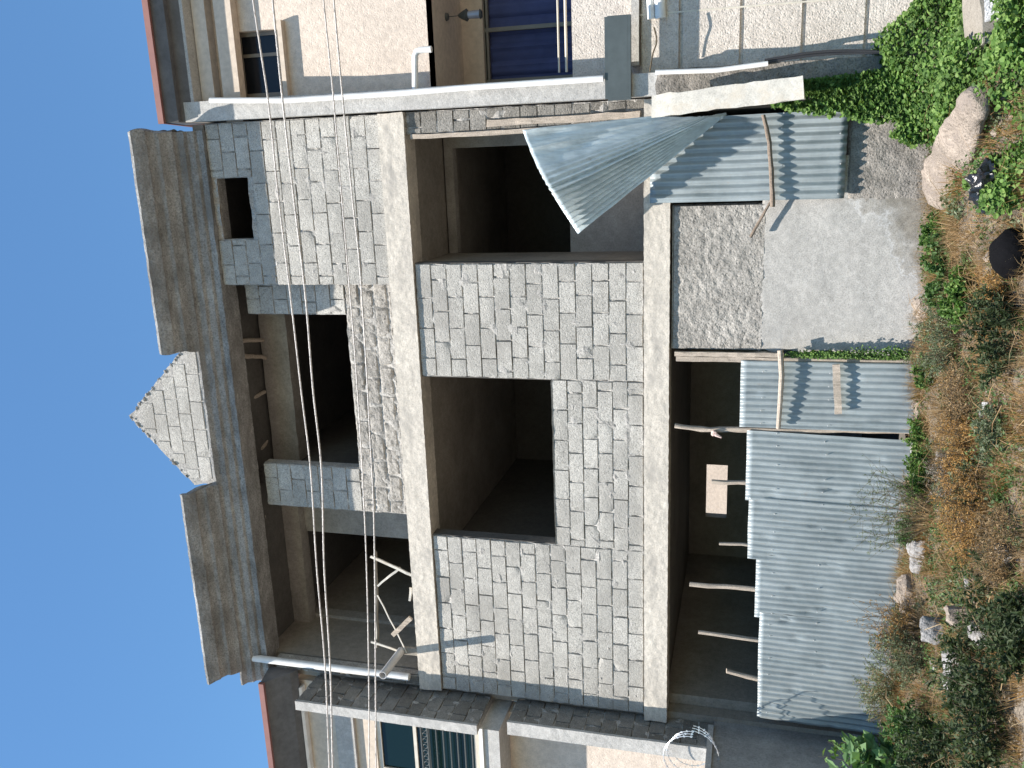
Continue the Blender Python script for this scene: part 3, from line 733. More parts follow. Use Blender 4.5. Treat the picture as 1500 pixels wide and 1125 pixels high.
# ------------------------------------------------------------------ left neighbour
ln = thing('neighbour_house', 'cream house on the left with grilled window, partly behind the block fin walls', 'house', (-8.5, .5, 0))
LX = -7.2; XW = -12
def side_blocks(name, parent, y0, y1, z0, z1, X, seed):
    # blocks seen on the +X face of a fin wall; local x -> Y, local y -> -X
    return blocks(name, parent, y0, y1, z0, z1, 0, .12, seed=seed, mat='block_dirty', L=.3, H=.2, tf=lambda p: V3((X-p[1], p[0], p[2])))
fz1 = at(434, 1022, -.55).z; fz0 = at(700, 1066, -.55).z
f1 = thing('fin_wall', 'upper projecting fin of bare blocks with pale rendered edge left of the unfinished house', 'wall', (LX-.1, -.3, fz0))
side_blocks('block_face', f1, -.56, .1, fz0, fz1, LX, 101)
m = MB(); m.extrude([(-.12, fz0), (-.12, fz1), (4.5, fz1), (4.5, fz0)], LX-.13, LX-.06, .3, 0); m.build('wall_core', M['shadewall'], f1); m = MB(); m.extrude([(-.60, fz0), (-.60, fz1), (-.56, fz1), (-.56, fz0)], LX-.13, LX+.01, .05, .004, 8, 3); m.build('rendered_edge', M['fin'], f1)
gz0_, gz1_ = 2.0, at(745, 1050, -.35).z
f2 = thing('fin_wall', 'lower projecting fin of bare blocks below the window slab, behind the razor wire', 'wall', (LX-.1, -.2, gz0_))
side_blocks('block_face', f2, -.40, .1, at(1045, 1095, -.4).z, gz1_, LX, 102)
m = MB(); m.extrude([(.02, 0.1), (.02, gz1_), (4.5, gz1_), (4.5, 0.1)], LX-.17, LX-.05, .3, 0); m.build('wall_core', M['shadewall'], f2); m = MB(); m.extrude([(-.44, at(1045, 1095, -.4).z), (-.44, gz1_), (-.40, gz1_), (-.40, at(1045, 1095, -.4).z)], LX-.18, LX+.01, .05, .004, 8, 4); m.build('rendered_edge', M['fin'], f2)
# shaded side wall at ground level running out to the street
gw = thing('boundary_wall', 'rough dark grey boundary wall in shade, at the left end of the corrugated hoarding', 'wall', (LX, -1, 0))
zbw = at(1043, 1090, -.6).z
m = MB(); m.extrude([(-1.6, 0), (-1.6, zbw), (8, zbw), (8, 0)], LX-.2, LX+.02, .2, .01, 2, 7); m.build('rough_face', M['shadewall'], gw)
m = MB(); m.box(LX-.26, LX+.06, -1.62, -.02, zbw, zbw+.07); m.build('coping', M['fin'], gw)
# cream wall
Yl = .1
wl = (ax(575, 1125, Yl)-.6, ax(580, 1075, Yl)+.6, az(603, 1100, Yl), az(553, 1100, Yl))
zslab1, zslab0 = az(705, 1100, -.3), az(737, 1100, -.3)
wh = (-8.75, -7.28, az(700, 1095, Yl), az(552, 1095, Yl))
m = wall(XW, LX-.14, zslab1-.02, 8.2, Yl, Yl+.2, [wh]); m.build('upper_wall', M['creamsmooth'], ln)
m = MB(); m.box(XW, LX-.19, Yl-.05, Yl+.2, 0, zslab0); m.build('lower_wall', M['cream'], ln)
m = MB(); m.box(XW, LX-.14, -.45, Yl+.2, zslab0, zslab1-.025); m.build('window_slab', M['fin'], ln)
m = MB(); m.box(XW, LX-.12, -.48, -.451, zslab1-.09, zslab1-.04); m.build('slab_edge_pipe', M['pvc'], ln)
m = MB()
zm = az(610, 1095, Yl)
for a in holed(wh[0], wh[1], wh[2], wh[3], [(wh[0]+.07, -7.75, zm+.05, wh[3]-.07), (-7.69, wh[1]-.07, zm+.05, wh[3]-.07), (wh[0]+.07, -7.9, wh[2]+.06, zm-.0), (-7.84, wh[1]-.07, wh[2]+.06, zm-.0)]): m.box(a[0], a[1], Yl+.03, Yl+.1, a[2], a[3])
lw = m.build('window', M['creamframe'], ln)
m = MB(); m.box(wh[0]+.02, wh[1]-.02, Yl+.06, Yl+.07, wh[2]+.02, wh[3]-.02); m.build('pane', M['greenglass'], lw)
gr = thing('window_grille', 'black steel security grille in front of the left house window', 'grille', (-8, -.1, wh[2]))
m = MB()
zt_ = az(628, 1095, -.05)
for i in range(7): z = wh[2]+.03+(zt_-wh[2]-.05)*i/6; m.tube([(-9.6, -.05, z), (LX-.15, -.05, z)], .009, 6)
m.build('bars', M['steel'], gr)
m = MB()
for z in (zt_, zt_+.10): m.tube([(-9.6, -.05, z), (LX-.15, -.05, z)], .014, 6)
m.build('top_rail', M['steel'], gr)
m = MB()
for i in range(26):
    x = LX-.2-i*.095
    m.tube([(x+.035*cos(t/8*2*pi), -.05, zt_+.05+.035*sin(t/8*2*pi)) for t in range(9)], .007, 5, 0, False)
m.build('scrollwork', M['steel'], gr)
# eaves of left house
EYl = -.45
xel = at(385, 1003, EYl).x
zl2, zi2 = at(383, 1020, EYl).z, az(448, 1110, -.05)
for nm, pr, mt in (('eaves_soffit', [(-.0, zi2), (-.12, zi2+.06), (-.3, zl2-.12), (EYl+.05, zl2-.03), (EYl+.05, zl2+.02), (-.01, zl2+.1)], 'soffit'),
                   ('roof_edge', [(EYl, zl2-.05), (EYl, zl2+.03), (EYl+.06, zl2+.04), (EYl+.06, zl2-.04)], 'red'),
                   ('roof', [(EYl+.07, zl2+.02), (4, zl2+1.3), (4, zl2+1.2), (EYl+.08, zl2)], 'red'),
                   ('white_fascia', [(-.0, zi2-.03), (-.03, zi2+.0), (Yl, zi2+.02), (Yl, zi2-.03)], 'pvc')):
    m = MB(); m.extrude(pr, XW, xel if nm in ('eaves_soffit', 'roof_edge') else LX-.2, .4, 0); m.build(nm, M[mt], ln)
m = MB(); m.box(XW, LX-.16, Yl-.06, Yl-.003, az(524, 1100, Yl), az(498, 1100, Yl)); m.build('wall_moulding', M['fin'], ln)
# razor wire coil
rz = thing('razor_wire', 'coil of galvanised razor wire on top of the grey boundary wall at left', 'razor wire', (LX-.1, -.8, zbw+.1))
rc = at(1000, 1108, -.7)
for k in range(3):
    m = MB(); R_ = .33-.03*k; cy_ = -.75+.16*k; pts = []
    for t in range(49):
        a_ = 2*pi*t/48; pts.append(V3((rc.x-.05*k+R_*cos(a_), cy_+.12*t/48, rc.z-.1+R_*sin(a_))))
    m.tube(pts, .006, 5, 0, False)
    for t in range(0, 48, 2):
        p = pts[t]; d = (pts[t+1]-pts[t]).normalized(); n2 = V3((0, 1, 0)); e = d.cross(n2)
        m.add([p-d*.02, p+e*.018, p+d*.02, p-e*.018], [(0, 1, 2, 3)])
    m.build('wire_loop', M['razor'], rz)

# wall of the house behind, seen through the rear window hole
m = MB(); m.box(-16, 4, 10.5, 10.7, 0, 2.75)
tag(m.build('rear_wall', M['cream'], None), 'sunlit cream wall seen through the small rear window hole of the ground floor', 'wall')

# ------------------------------------------------------------------ overhead cables
CB = [[(370.7, 0), (393, 149), (407.5, 285), (425, 429), (441, 570), (455, 689), (464, 832), (476, 974), (482.5, 1125)],
      [(399.5, 0), (412, 128), (430, 287), (447, 429), (458.5, 570), (471, 689), (475, 832), (483.5, 974), (487.5, 1125)],
      [(474, 0), (487, 128), (501, 293), (509, 387), (518.7, 501), (525, 593), (531, 689), (537, 832), (540, 974), (541, 1125)],
      [(489, 0), (501, 133), (516.5, 293), (526.7, 387), (537, 541), (541, 620), (546.7, 727), (549, 832), (550, 974), (550.7, 1125)]]
CBL = ['overhead cable crossing the upper windows, highest of the four', 'overhead cable crossing the upper windows, second from the roof', 'overhead cable crossing the sill level, third from the roof', 'overhead cable crossing the sill level, lowest of the four']
for k, qs in enumerate(CB):
    P = [at(*q, -3.0) for q in qs]
    d0 = (P[0]-P[1]).normalized(); d1 = (P[-1]-P[-2]).normalized()
    P = [P[0]+d0*8, P[0]+d0*4]+P+[P[-1]+d1*4, P[-1]+d1*8]
    pts = [cat(P, t/120) for t in range(121)]
    m = MB(); r = (.0075, .0085, .0065, .0072)[k]; m.tube(pts, r, 8)
    # twisted second strand
    m2 = []
    pts2 = [];
    for i in range(1500):
        t = i/1499; p = cat(P, t); a_ = t*900; pts2.append(p+V3((0, cos(a_), sin(a_)))*r*.7)
    m.tube(pts2, r*.55, 4)
    tag(m.build('overhead_cable', M['cable'], None, True), CBL[k], 'cable', 'overhead cables')
#SECTION
# ------------------------------------------------------------------ ground
def gh(x, y):
    h = .06+.05*nz((x, y, 0), .6, 3)+.045*nz((x, y, 0), 1.9, 5)
    h += .5*math.exp(-((x-.85)/.55)**2-((y+.1)/.55)**2)
    h += .10*math.exp(-((x+5.5)/1.8)**2-((y+.9)/.7)**2)
    h += .16*math.exp(-((x+.3)/1.0)**2-((y+2.0)/.8)**2)
    if y > 0: h = min(h, .1) if abs(x+3.3) < 3.8 else h
    h += -.02*max(0, -y-3)
    if y > .3: h -= .12
    return h
def axis(lo, hi, c0, c1, fine, k=1.35):
    a = [c0]; x = c0; 
    while x < c1: x += fine; a.append(x)
    s_ = fine
    while x < hi: s_ *= k; x += s_; a.append(x)
    x = c0; s_ = fine
    while x > lo: s_ *= k; x -= s_; a.insert(0, x)
    return a
xs = axis(-150, 150, -9, 3.5, .045); ys = axis(-150, 150, -6, .5, .045)
vs = []; fs = []
for j, y in enumerate(ys):
    for i, x in enumerate(xs):
        fine = 1 if (-9 < x < 3.6 and -6 < y < .6) else 0
        vs.append((x, y, gh(x, y)+fine*(.018*nz((x, y, 0), 7, 2)+.01*nz((x, y, 0), 19, 4))))
for j in range(len(ys)-1):
    for i in range(len(xs)-1): k = j*len(xs)+i; fs.append((k, k+1, k+len(xs)+1, k+len(xs)))
m = MB(); m.add(vs, fs); tag(m.build('ground', M['soil'], None, True), 'uneven dry soil in front of the house', kind='structure')

def on(px, py, lift=0.0):
    """ground point seen at this place"""
    d = (at(px, py, 0)-CAM)
    t = .2
    while t < 2:
        p = CAM+d*t
        if p.z < gh(p.x, p.y)+lift: return p
        if p.y > -.08: return V3((p.x, -.08, gh(p.x, -.08)))
        t += .002
    return CAM+d

class Leaves:
    def __init__(s): s.v = []; s.f = []
    def leaf(s, p, d, n, l, w_, fold=.25, round_=False):
        d = d.normalized(); b = d.cross(n)
        if b.length < 1e-4: b = d.orthogonal()
        b.normalize(); n2 = b.cross(d); k = len(s.v)
        if round_:
            s.v += [p, p+d*l*.3+b*w_*.5+n2*l*fold, p+d*l*.8+b*w_*.42+n2*l*fold*.8, p+d*l*1.0, p+d*l*.8-b*w_*.42+n2*l*fold*.8, p+d*l*.3-b*w_*.5+n2*l*fold, p+d*l*.5]
            s.f += [(k, k+1, k+6), (k+1, k+2, k+6), (k+2, k+3, k+6), (k+3, k+4, k+6), (k+4, k+5, k+6), (k+5, k, k+6)]
        else:
            s.v += [p, p+d*l*.45+b*w_*.5+n2*l*fold*.4, p+d*l, p+d*l*.45-b*w_*.5+n2*l*fold*.4]; s.f += [(k, k+1, k+2), (k, k+2, k+3)]
    def strip(s, p, q, w_, bend=0.0):
        d = (q-p); n = d.cross(V3((random.uniform(-1, 1), random.uniform(-1, 1), random.uniform(-.3, .3)))).normalized()*w_*.5; k = len(s.v); mid = p.lerp(q, .55)+V3((0, 0, bend))
        s.v += [p-n, p+n, mid+n*.8, mid-n*.8, q]; s.f += [(k, k+1, k+2, k+3), (k+3, k+2, k+4)]
    def build(s, name, mat, parent=None):
        me = bpy.data.meshes.new(name); me.from_pydata([tuple(a) for a in s.v], [], s.f); me.materials.append(mat)
        o = bpy.data.objects.new(name, me); COL.objects.link(o)
        if parent is not None: o.parent = parent; o.matrix_parent_inverse = Matrix.Translation(-parent.location)
        return o
R = random.uniform
def rdir(zmin=-.2):
    while True:
        v = V3((R(-1, 1), R(-1, 1), R(zmin, 1)))
        if .1 < v.length < 1: return v.normalized()

def bush(name, label, base, h, rad, mat, n_st=30, n_lf=40, ll=.03, lw=.018, cat_='shrub', group=None, lean=V3((0, 0, 0)), stem='twig', round_=False, spread=1.0, twig=0, r0_=.004):
    """branching stems from the base with leaves along them"""
    o = thing(name, label, cat_, tuple(base), group)
    st = MB(); lv = Leaves()
    for i in range(n_st):
        a_ = R(0, 2*pi); sp = sqrt(random.random())*rad; tip = base+V3((cos(a_)*sp*spread, sin(a_)*sp*spread, h*R(.45, 1.0)*(1-.35*(sp/rad)**2)))+lean
        b0 = base+V3((cos(a_)*sp*.25, sin(a_)*sp*.25, -.02)); pts = []
        for t in range(6):
            u = t/5; p = b0.lerp(tip, u); p += V3((nz(p, 4, i), nz(p, 4, i+40), nz(p, 4, i+80)))*.10*h*u*1.5; p.x += (cos(a_)*sp*.3)*sin(u*pi)*.5; pts.append(p)
        st.tube(pts, [r0_*(1.1-u/5*.8) for u in range(6)], 4, 0, False)
        tw = []
        for _ in range(twig):
            u = R(.35, 1); k = min(4, int(u*5)); p = pts[k].lerp(pts[k+1], u*5-k); q = p+rdir(0)*R(.05, .14)*(h/.4)
            st.tube([p, p.lerp(q, .5)+rdir()*.01, q], [r0_*.5, r0_*.4, r0_*.25], 3, 0, False); tw.append((p, q))
        for _ in range(n_lf):
            if tw and random.random() < .7:
                p, q = random.choice(tw); p = p.lerp(q, R(.2, 1))
            else:
                u = R(.2, 1)**.8; k = min(4, int(u*5)); p = pts[k].lerp(pts[k+1], u*5-k)+rdir()*R(0, .02)
            lv.leaf(p, rdir(), rdir(0), ll*R(.6, 1.3), lw*R(.7, 1.2), .25, round_)
    st.build('stems', M[stem], o); lv.build('foliage', M[mat], o)
    return o

# --- creeper covering the right hand slope and climbing the party wall
lv = Leaves()
poly_c = [(1150, 140), (1190, 150), (1250, 190), (1290, 225), (1340, 262), (1362, 310), (1385, 300), (1420, 215), (1470, 150), (1500, 250), (1500, 60), (1480, 90), (1405, 80), (1390, 60), (1380, 0), (1440, -20), (1380, -60), (1340, 60), (1290, 100), (1220, 120)]
def inside(px, py, P):
    c = False; j = len(P)-1
    for i in range(len(P)):
        if (P[i][1] > py) != (P[j][1] > py) and px < (P[j][0]-P[i][0])*(py-P[i][1])/(P[j][1]-P[i][1])+P[i][0]: c = not c
        j = i
    return c
# creeper regions in world terms: (x0,x1,y0,y1,height) on slope plus a climbing tongue on the wall
def creeper(n, fn, size, upn, mat_l):
    for _ in range(n):
        p = fn()
        if p is None: continue
        d = (rdir(-.3)+V3((0, -.6, -.5))).normalized(); mat_l.leaf(p, d, (upn+rdir()*.7).normalized(), size*R(.6, 1.3), size*R(.8, 1.2), .18, True)
sA, sB = on(1398, 292), on(1482, 146); sA.z = sB.z = 0; slabc = (sA+sB)/2; sE = (sB-sA).normalized(); sL = (sB-sA).length
def slope():
    x = R(-.5, 2.7); y = -R(0, 1)*3.3-.02
    if x > -.1 and .75 < x < 2.3 and -2.65 < y < -1.75: return None
    # keep the stone and litter area free
    lim = .05-.12*y
    if x < .06+nz((x, y, 0), 3)*.22+y*.20: return None
    if (V3((x, y, 0))-slabc).length < 1.25:
        q = V3((x, y, 0))-sA; u = q.dot(sE)
        if -.25 < u < sL+.15 and abs((q-sE*u).length) < .36: return None
        if u < .8 and x < .0: return None
    h = .03+.28*max(0, nz((x, y, 0), 2.6, 8)+.25)+.10*math.exp(-((x-.7)/.5)**2)
    return V3((x, y, gh(x, y)+max(.01, h)*sqrt(random.random())))
lv = Leaves(); creeper(46000, slope, .036, V3((-.1, -.6, 1)), lv)
def climb():
    u = random.random()**1.6; z = .35+1.2*u
    wd = .62*(1-u)**1.2+.05; x = .50+.12*u+R(-wd, wd*.45)*.8
    if nz((x, 0, z), 3, 4) < -.25: return None
    return V3((x, -.22-R(0, .16)*(1-u)-.02, z+R(-.05, .05)))
creeper(9500, climb, .036, V3((0, -1, .7)), lv)
def tongue():
    t = random.random(); a_ = at(1130+170*t, 150+10*t, -.24); return a_+V3((R(-.05, .05)-.08*t, R(-.06, .04), R(-.05, .03)-.1*t*random.random()))
creeper(700, tongue, .045, V3((0, -1, .5)), lv)
tag(lv.build('creeper', M['ivy']), 'bright green creeper covering the slope and climbing the party wall at right', kind='stuff')

# --- ground litter and dry grass
lv = Leaves()
for _ in range(62000):
    x = R(-8.5, 2.6); y = -R(.02, 1)**1.0*5.2
    q = nz((x, y, 0), .9, 11)+nz((x, y, 0), 2.6, 12)*.6
    if q < -.3: continue
    p = V3((x, y, gh(x, y)))
    l = R(.04, .13)*(1+max(0, q)); lv.strip(p, p+V3((R(-1, 1), R(-1, 1), R(.05, .9)))*l, R(.002, .005), R(0, .02))
for _ in range(2600):
    x = R(-7.5, .6); y = -R(.1, 4.2); p = V3((x, y, gh(x, y)+R(.01, .12))); l = R(.12, .32); a_ = R(0, 6.28)
    lv.strip(p, p+V3((cos(a_)*l, sin(a_)*l, R(-.2, .5)*l)), R(.003, .006), R(0, .05))
tag(lv.build('dry_grass', M['straw']), 'dry straw coloured grass over the soil', kind='stuff')
lv = Leaves()
for _ in range(46000):
    x = R(-8.0, 2.2); y = -R(.02, 4.6)
    q = nz((x, y, 0), .8, 31)+nz((x, y, 0), 2.4, 32)*.7
    if q < -.02: continue
    p = V3((x, y, gh(x, y)+.12*random.random()*min(1, (q+.05)*3)))
    lv.leaf(p, rdir(.0), rdir(.2), R(.018, .04), R(.012, .024), .2)
tag(lv.build('ground_cover', M['green']), 'low green weeds between the dry grass', kind='stuff')
# clumps of weeds and dry tufts that run into each other
def clumps(n, per, hmin, hmax, kind, sd):
    rr = random.Random(sd); out = Leaves()
    for _ in range(n):
        cx, cy = rr.uniform(-7.6, .5), -rr.uniform(.08, 4.4)
        if cx > -.2+.3*cy*0 and cy > -1.2: continue
        h = rr.uniform(hmin, hmax); rad = rr.uniform(.05, .16)
        for _ in range(per):
            a_ = rr.uniform(0, 6.28); r_ = rad*sqrt(rr.random()); b_ = V3((cx+cos(a_)*r_, cy+sin(a_)*r_, 0)); b_.z = gh(b_.x, b_.y)
            if kind == 'blade':
                tip = b_+V3((cos(a_)*rr.uniform(0, .6)*h, sin(a_)*rr.uniform(0, .6)*h, h*rr.uniform(.4, 1))); out.strip(b_, tip, rr.uniform(.002, .0045), 0)
            else:
                out.leaf(b_+V3((0, 0, h*rr.random()*(1-.6*(r_/rad)))), rdir(-.1), rdir(.1), rr.uniform(.02, .045), rr.uniform(.01, .028), .2)
    return out
tag(clumps(420, 90, .07, .26, 'blade', 5).build('dry_tufts', M['straw']), 'pale straw tufts running across the bank', kind='stuff')
tag(clumps(190, 80, .06, .2, 'blade', 6).build('rusty_tufts', M['orange']), 'rust coloured dry tufts across the bank', kind='stuff')
tag(clumps(230, 70, .05, .16, 'leaf', 7).build('leafy_weeds', M['green']), 'low leafy weeds among the dry tufts', kind='stuff')
tag(clumps(170, 70, .05, .18, 'leaf', 8).build('sage_weeds', M['sage']), 'greyish weeds among the dry tufts', kind='stuff')
# pebbles
m = MB()
for _ in range(3200):
    x = R(-8, 2.4); y = -R(.02, 4.5); s_ = R(.005, .018)*(3 if random.random() < .08 else 1); p = V3((x, y, gh(x, y)+s_*.3)); vs = []
    for d in ((1, 0, 0), (0, 1, 0), (-1, 0, 0), (0, -1, 0), (0, 0, 1), (0, 0, -1), ): vs.append(p+V3(d)*s_*R(.6, 1.2))
    m.add(vs, [(0, 1, 4), (1, 2, 4), (2, 3, 4), (3, 0, 4), (1, 0, 5), (2, 1, 5), (3, 2, 5), (0, 3, 5)])
tag(m.build('gravel', M['stone'], None), 'small loose stones on the soil', kind='stuff')

# --- stones
def rock(px, py, sx, sy, sz, label, mat='greystone', rot=0., sd=0, tiltx=0., blocky=.5, cat_='stone', name='stone', Y=None, group=None, lift=0):
    base = on(px, py) if Y is None else at(px, py, Y)
    rr = random.Random(sd*17+3); nn = 26; vs = []; fs = []; mt = Matrix.Rotation(rot, 3, 'Z') @ Matrix.Rotation(tiltx, 3, 'X')
    planes = []
    for _ in range(15 if blocky < .6 else 9):
        v = V3((rr.gauss(0, 1), rr.gauss(0, 1), rr.gauss(0, 1))).normalized(); planes.append((v, rr.uniform(.62, 1.0)))
    for v in ((1, 0, .1), (-1, .1, 0), (0, 1, 0), (.1, -1, .1), (0, .1, 1)): planes.append((V3(v).normalized(), rr.uniform(.75, .95)))
    for i in range(nn+1):
        th = pi*i/nn
        for j in range(2*nn):
            ph = pi*j/nn; d = V3((sin(th)*cos(ph), sin(th)*sin(ph), cos(th)))
            r = 1.25
            for v, q in planes:
                c = d.dot(v)
                if c > .05: r = min(r, q/c)
            q = V3((d.x*sx, d.y*sy, d.z*sz))*r
            q += d*(.035*nz(q, 9, sd)+.018*nz(q, 24, sd)+.009*nz(q, 60, sd))*min(1, sx*6)
            vs.append(base+mt @ q+V3((0, 0, sz*.3+lift)))
    for i in range(nn):
        for j in range(2*nn): a_ = i*2*nn+j; b_ = i*2*nn+(j+1) % (2*nn); fs.append((a_, a_+2*nn, b_+2*nn, b_))
    m = MB(); m.add(vs, fs); return tag(m.build(name, M[mat], None, True), label, cat_, group)
# long slab stone: from lower left to upper right
A, B = on(1395, 285), on(1478, 150)
ctr = (A+B)/2; dd = B-A
def slab():
    vs = []; fs = []; n1, n2_ = 46, 24
    a_, b_ = on(1398, 292)+V3((0, 0, .17)), on(1490, 136)+V3((0, 0, .24))
    ax_ = (b_-a_); L_ = ax_.length; e = ax_.normalized(); sd_ = e.cross(V3((0, 0, 1))).normalized(); sd_ = (sd_-V3((0, 0, .75))*(1 if sd_.x < 0 else -1)).normalized(); sd_ = (sd_-e*sd_.dot(e)).normalized(); th = e.cross(sd_)
    wv = 0
    for i in range(n1+1):
        u = i/n1; w_ = .25*(1-.55*u)*min(1, (u/.14)**.5 if u < .14 else 1)*min(1, ((1-u)/.06)**.5 if u > .94 else 1)+.004
        for j in range(n2_):
            t = 2*pi*j/n2_; cx, cy = cos(t), sin(t); cx = math.copysign(abs(cx)**.6, cx); cy = math.copysign(abs(cy)**.6, cy)
            q = a_+e*(L_*u)+sd_.cross(e)*cy*.06*(1-.2*u)+V3((.0, 0, 0))+sd_*cx*w_
            k = nz(q, 5, 2)*.03+nz(q, 16, 3)*.016+nz(q, 40, 4)*.007
            vs.append(q+(sd_*cx+sd_.cross(e)*cy)*k)
        if i:
            k0 = i*n2_
            for j in range(n2_): fs.append((k0-n2_+j, k0-n2_+(j+1) % n2_, k0+(j+1) % n2_, k0+j))
    fs += [tuple(range(n2_-1, -1, -1)), tuple(range(n1*n2_, n1*n2_+n2_))]
    m = MB(); m.add(vs, fs); return m.build('stone_slab', M['stone'], None, True)
tag(slab(), 'long tan stone slab lying diagonally in the creeper in front of the concrete pier', 'stone')
rock(1350, 455, .17, .12, .12, 'squarish brown stone at the foot of the concrete pier', 'stone', .3, 3)
rock(1330, 655, .13, .1, .06, 'flat pale stone under the fence where the long sheets begin', 'greystone', .1, 4)
rock(1352, 592, .2, .12, .06, 'flat tan stone lying under the narrow corrugated sheet', 'stone', .1, 14, blocky=.7)
rock(1355, 812, .17, .14, .15, 'rounded pale grey boulder leaning on the hoarding, the palest of the stones', 'greystone', .2, 5, blocky=.1)
rock(1338, 868, .24, .16, .14, 'tan rounded boulder at the hoarding foot, left of the pale grey boulder', 'stone', .5, 6, blocky=.2)
rock(1385, 925, .13, .09, .19, 'upright grey block of stone with a flat lit face amid twigs', 'greystone', .7, 7, blocky=.8)
rock(1420, 903, .09, .07, .15, 'tall narrow brown stone just behind the upright grey block', 'stone', .2, 8, .2, .8)
rock(1450, 930, .12, .09, .12, 'rough grey stone nearest the dark foreground bush, half in shadow', 'greystone', .9, 9, blocky=.7)
rock(1410, 985, .17, .12, .11, 'low grey stone left of the upright block, among green leaves', 'greystone', .4, 10, blocky=.6)
rock(1440, 800, .04, .035, .035, 'fist sized white stone next to the orange dry shrub', 'lime', .4, 11, blocky=.2)
rock(1405, 690, .16, .1, .08, 'low stone with pinkish grey face in the middle of the dry shrubs', 'greystone', .4, 12, blocky=.5)
rr_ = random.Random(12)
for k in range(16):
    px_, py_ = rr_.uniform(1365, 1490), rr_.uniform(560, 1010); s_ = rr_.uniform(.035, .075)
    rock(px_, py_, s_*1.3, s_, s_*.8, 'small broken rubble stone half buried in the dry weeds before the hoarding', rr_.choice(('greystone', 'stone')), rr_.uniform(0, 3), 20+k, 0, .3, 'stone', 'rubble_stone', group='small rubble stones in the dry weeds')
# concrete culvert block
cb = thing('concrete_block', 'broken concrete block with a white lime splash on its face, far right in the creeper', 'concrete block', tuple(on(1470, 40)))
q0 = at(1440, 64, -2.5); 
bx_, bz_ = q0.x, q0.z
m = MB(); m.tf = lambda p: V3((bx_, -2.5, bz_))+Matrix.Rotation(.12, 3, 'Z') @ Matrix.Rotation(-.12, 3, 'Y') @ V3(p)
m.extrude([(0, -.75), (0, 0), (.55, .0), (.55, -.75)], 0, 1.3, .05, .012, 6, 3, .02); m.build('concrete_body', M['smooth'], cb, True)
m.v = []; m.f = []
lump = MB(m.tf); vs = []; fs = []
for j in range(17):
    for i in range(17):
        x, z = -1+i/8, -1+j/8; r_ = sqrt(x*x+z*z); edge = 1+.35*nz((x, 0, z), 1.8, 5)
        x2 = .30+x*.15; z2 = -.22+z*.2
        vs.append((x2, -.008-max(-.03, (edge-r_)*.05)+nz((x2, 0, z2), 30, 1)*.012-0.01, z2))
for j in range(16):
    for i in range(16): k = j*17+i; fs.append((k, k+1, k+18, k+17))
lump.add(vs, fs); lump.build('lime_splash', M['lime'], cb, True)
# black plastic bag
def bag(px, py, r, label, mat='bag', name='plastic_bag', sq=.8, cat_='bag', rough_=.35, mid=None):
    c = on(px, py)+V3((0, 0, r*.5)); vs = []; fs = []; nn = 28
    for i in range(nn+1):
        th = pi*i/nn
        for j in range(2*nn):
            ph = pi*j/nn; d = V3((sin(th)*cos(ph), sin(th)*sin(ph), cos(th))); f_ = 1+rough_*nz(d, 1.5, 2)+rough_*.5*abs(nz(d, 4, 3))+rough_*.25*abs(nz(d, 9, 6))
            vs.append(c+V3((d.x, d.y, d.z*sq))*r*f_)
    for i in range(nn):
        for j in range(2*nn): a_ = i*2*nn+j; b_ = i*2*nn+(j+1) % (2*nn); fs.append((a_, a_+2*nn, b_+2*nn, b_))
    m = MB(); m.add(vs, fs); return tag(m.build(name, M[mat], None, True), label, cat_)
bag(1468, 268, .13, 'shiny crumpled black plastic bag beside the long tan stone slab', sq=1.0, rough_=.7)
bag(1500, 370, .16, 'matt black rounded bundle at the very bottom of the picture right of the dry straw', 'rubber', 'black_bundle', .8, 'bundle', .12)
def paper(px, py, s_, label, Y=None, cat_='litter'):
    c = on(px, py)+V3((0, 0, .06)); m = MB(); vs = []; fs = []; n_ = 8
    for j in range(n_+1):
        for i in range(n_+1):
            x, z = (i/n_-.5)*s_, (j/n_-.5)*s_*.8; vs.append(c+V3((x, -z*.5+.3*s_*nz((x, 0, z), 14, px)+.1*s_*nz((x, 0, z), 35, py), z*.8+.25*s_*nz((x, 1, z), 12, px))))
    for j in range(n_):
        for i in range(n_): k = j*(n_+1)+i; fs.append((k, k+1, k+n_+2, k+n_+1))
    m.add(vs, fs); o = m.build('litter_paper', M['paper'], None); return tag(o, label, cat_)
paper(1458, 600, .13, 'larger crumpled white paper lying on the dry shrubs')
paper(1388, 543, .07, 'smaller white paper scrap near the narrow corrugated sheet')
paper(1470, 815, .07, 'pale paper scrap beside the orange dry shrub, near the bottom edge')

# --- shrubs
def P(px, py): return on(px, py)
bush('green_shrub', 'leafy green shrub growing before the stained foot of the concrete pier, right half', P(1400, 395), .26, .38, 'green', 60, 60, .032, .026, round_=True)
bush('green_shrub', 'bright green shrub to the left of the squarish brown stone', P(1425, 440), .24, .30, 'ivy', 50, 50, .032, .026, round_=True)
bush('wispy_shrub', 'wispy olive shrub in front of the door planks beside the pier', P(1405, 505), .42, .38, 'sage', 60, 50, .026, .010, twig=3)
bush('dark_shrub', 'dark drooping shrub near the bottom edge below the door planks', P(1490, 490), .40, .36, 'dark', 50, 50, .05, .016)
bush('green_shrub', 'small bright green weed at the foot of the narrow corrugated sheet', P(1372, 545), .25, .16, 'ivy', 40, 40, .028, .022, round_=True)
bush('green_shrub', 'green weed at the gap between the narrow sheet and the long sheets', P(1360, 640), .26, .2, 'ivy', 45, 45, .03, .02)
bush('green_shrub', 'thicker green weed against the hoarding between flat pale stone and tall wispy plant', P(1365, 700), .30, .25, 'ivy', 60, 50, .032, .022)
bush('green_shrub', 'low dark green weed left of the tall wispy plant, before the pale grey boulder', P(1352, 782), .32, .2, 'green', 50, 50, .028, .014)
bush('tall_weed', 'tall wispy weed with thin grey green stalks rising before the corrugated sheets', P(1362, 755), .85, .42, 'sage', 42, 45, .022, .009, twig=4, r0_=.0035)
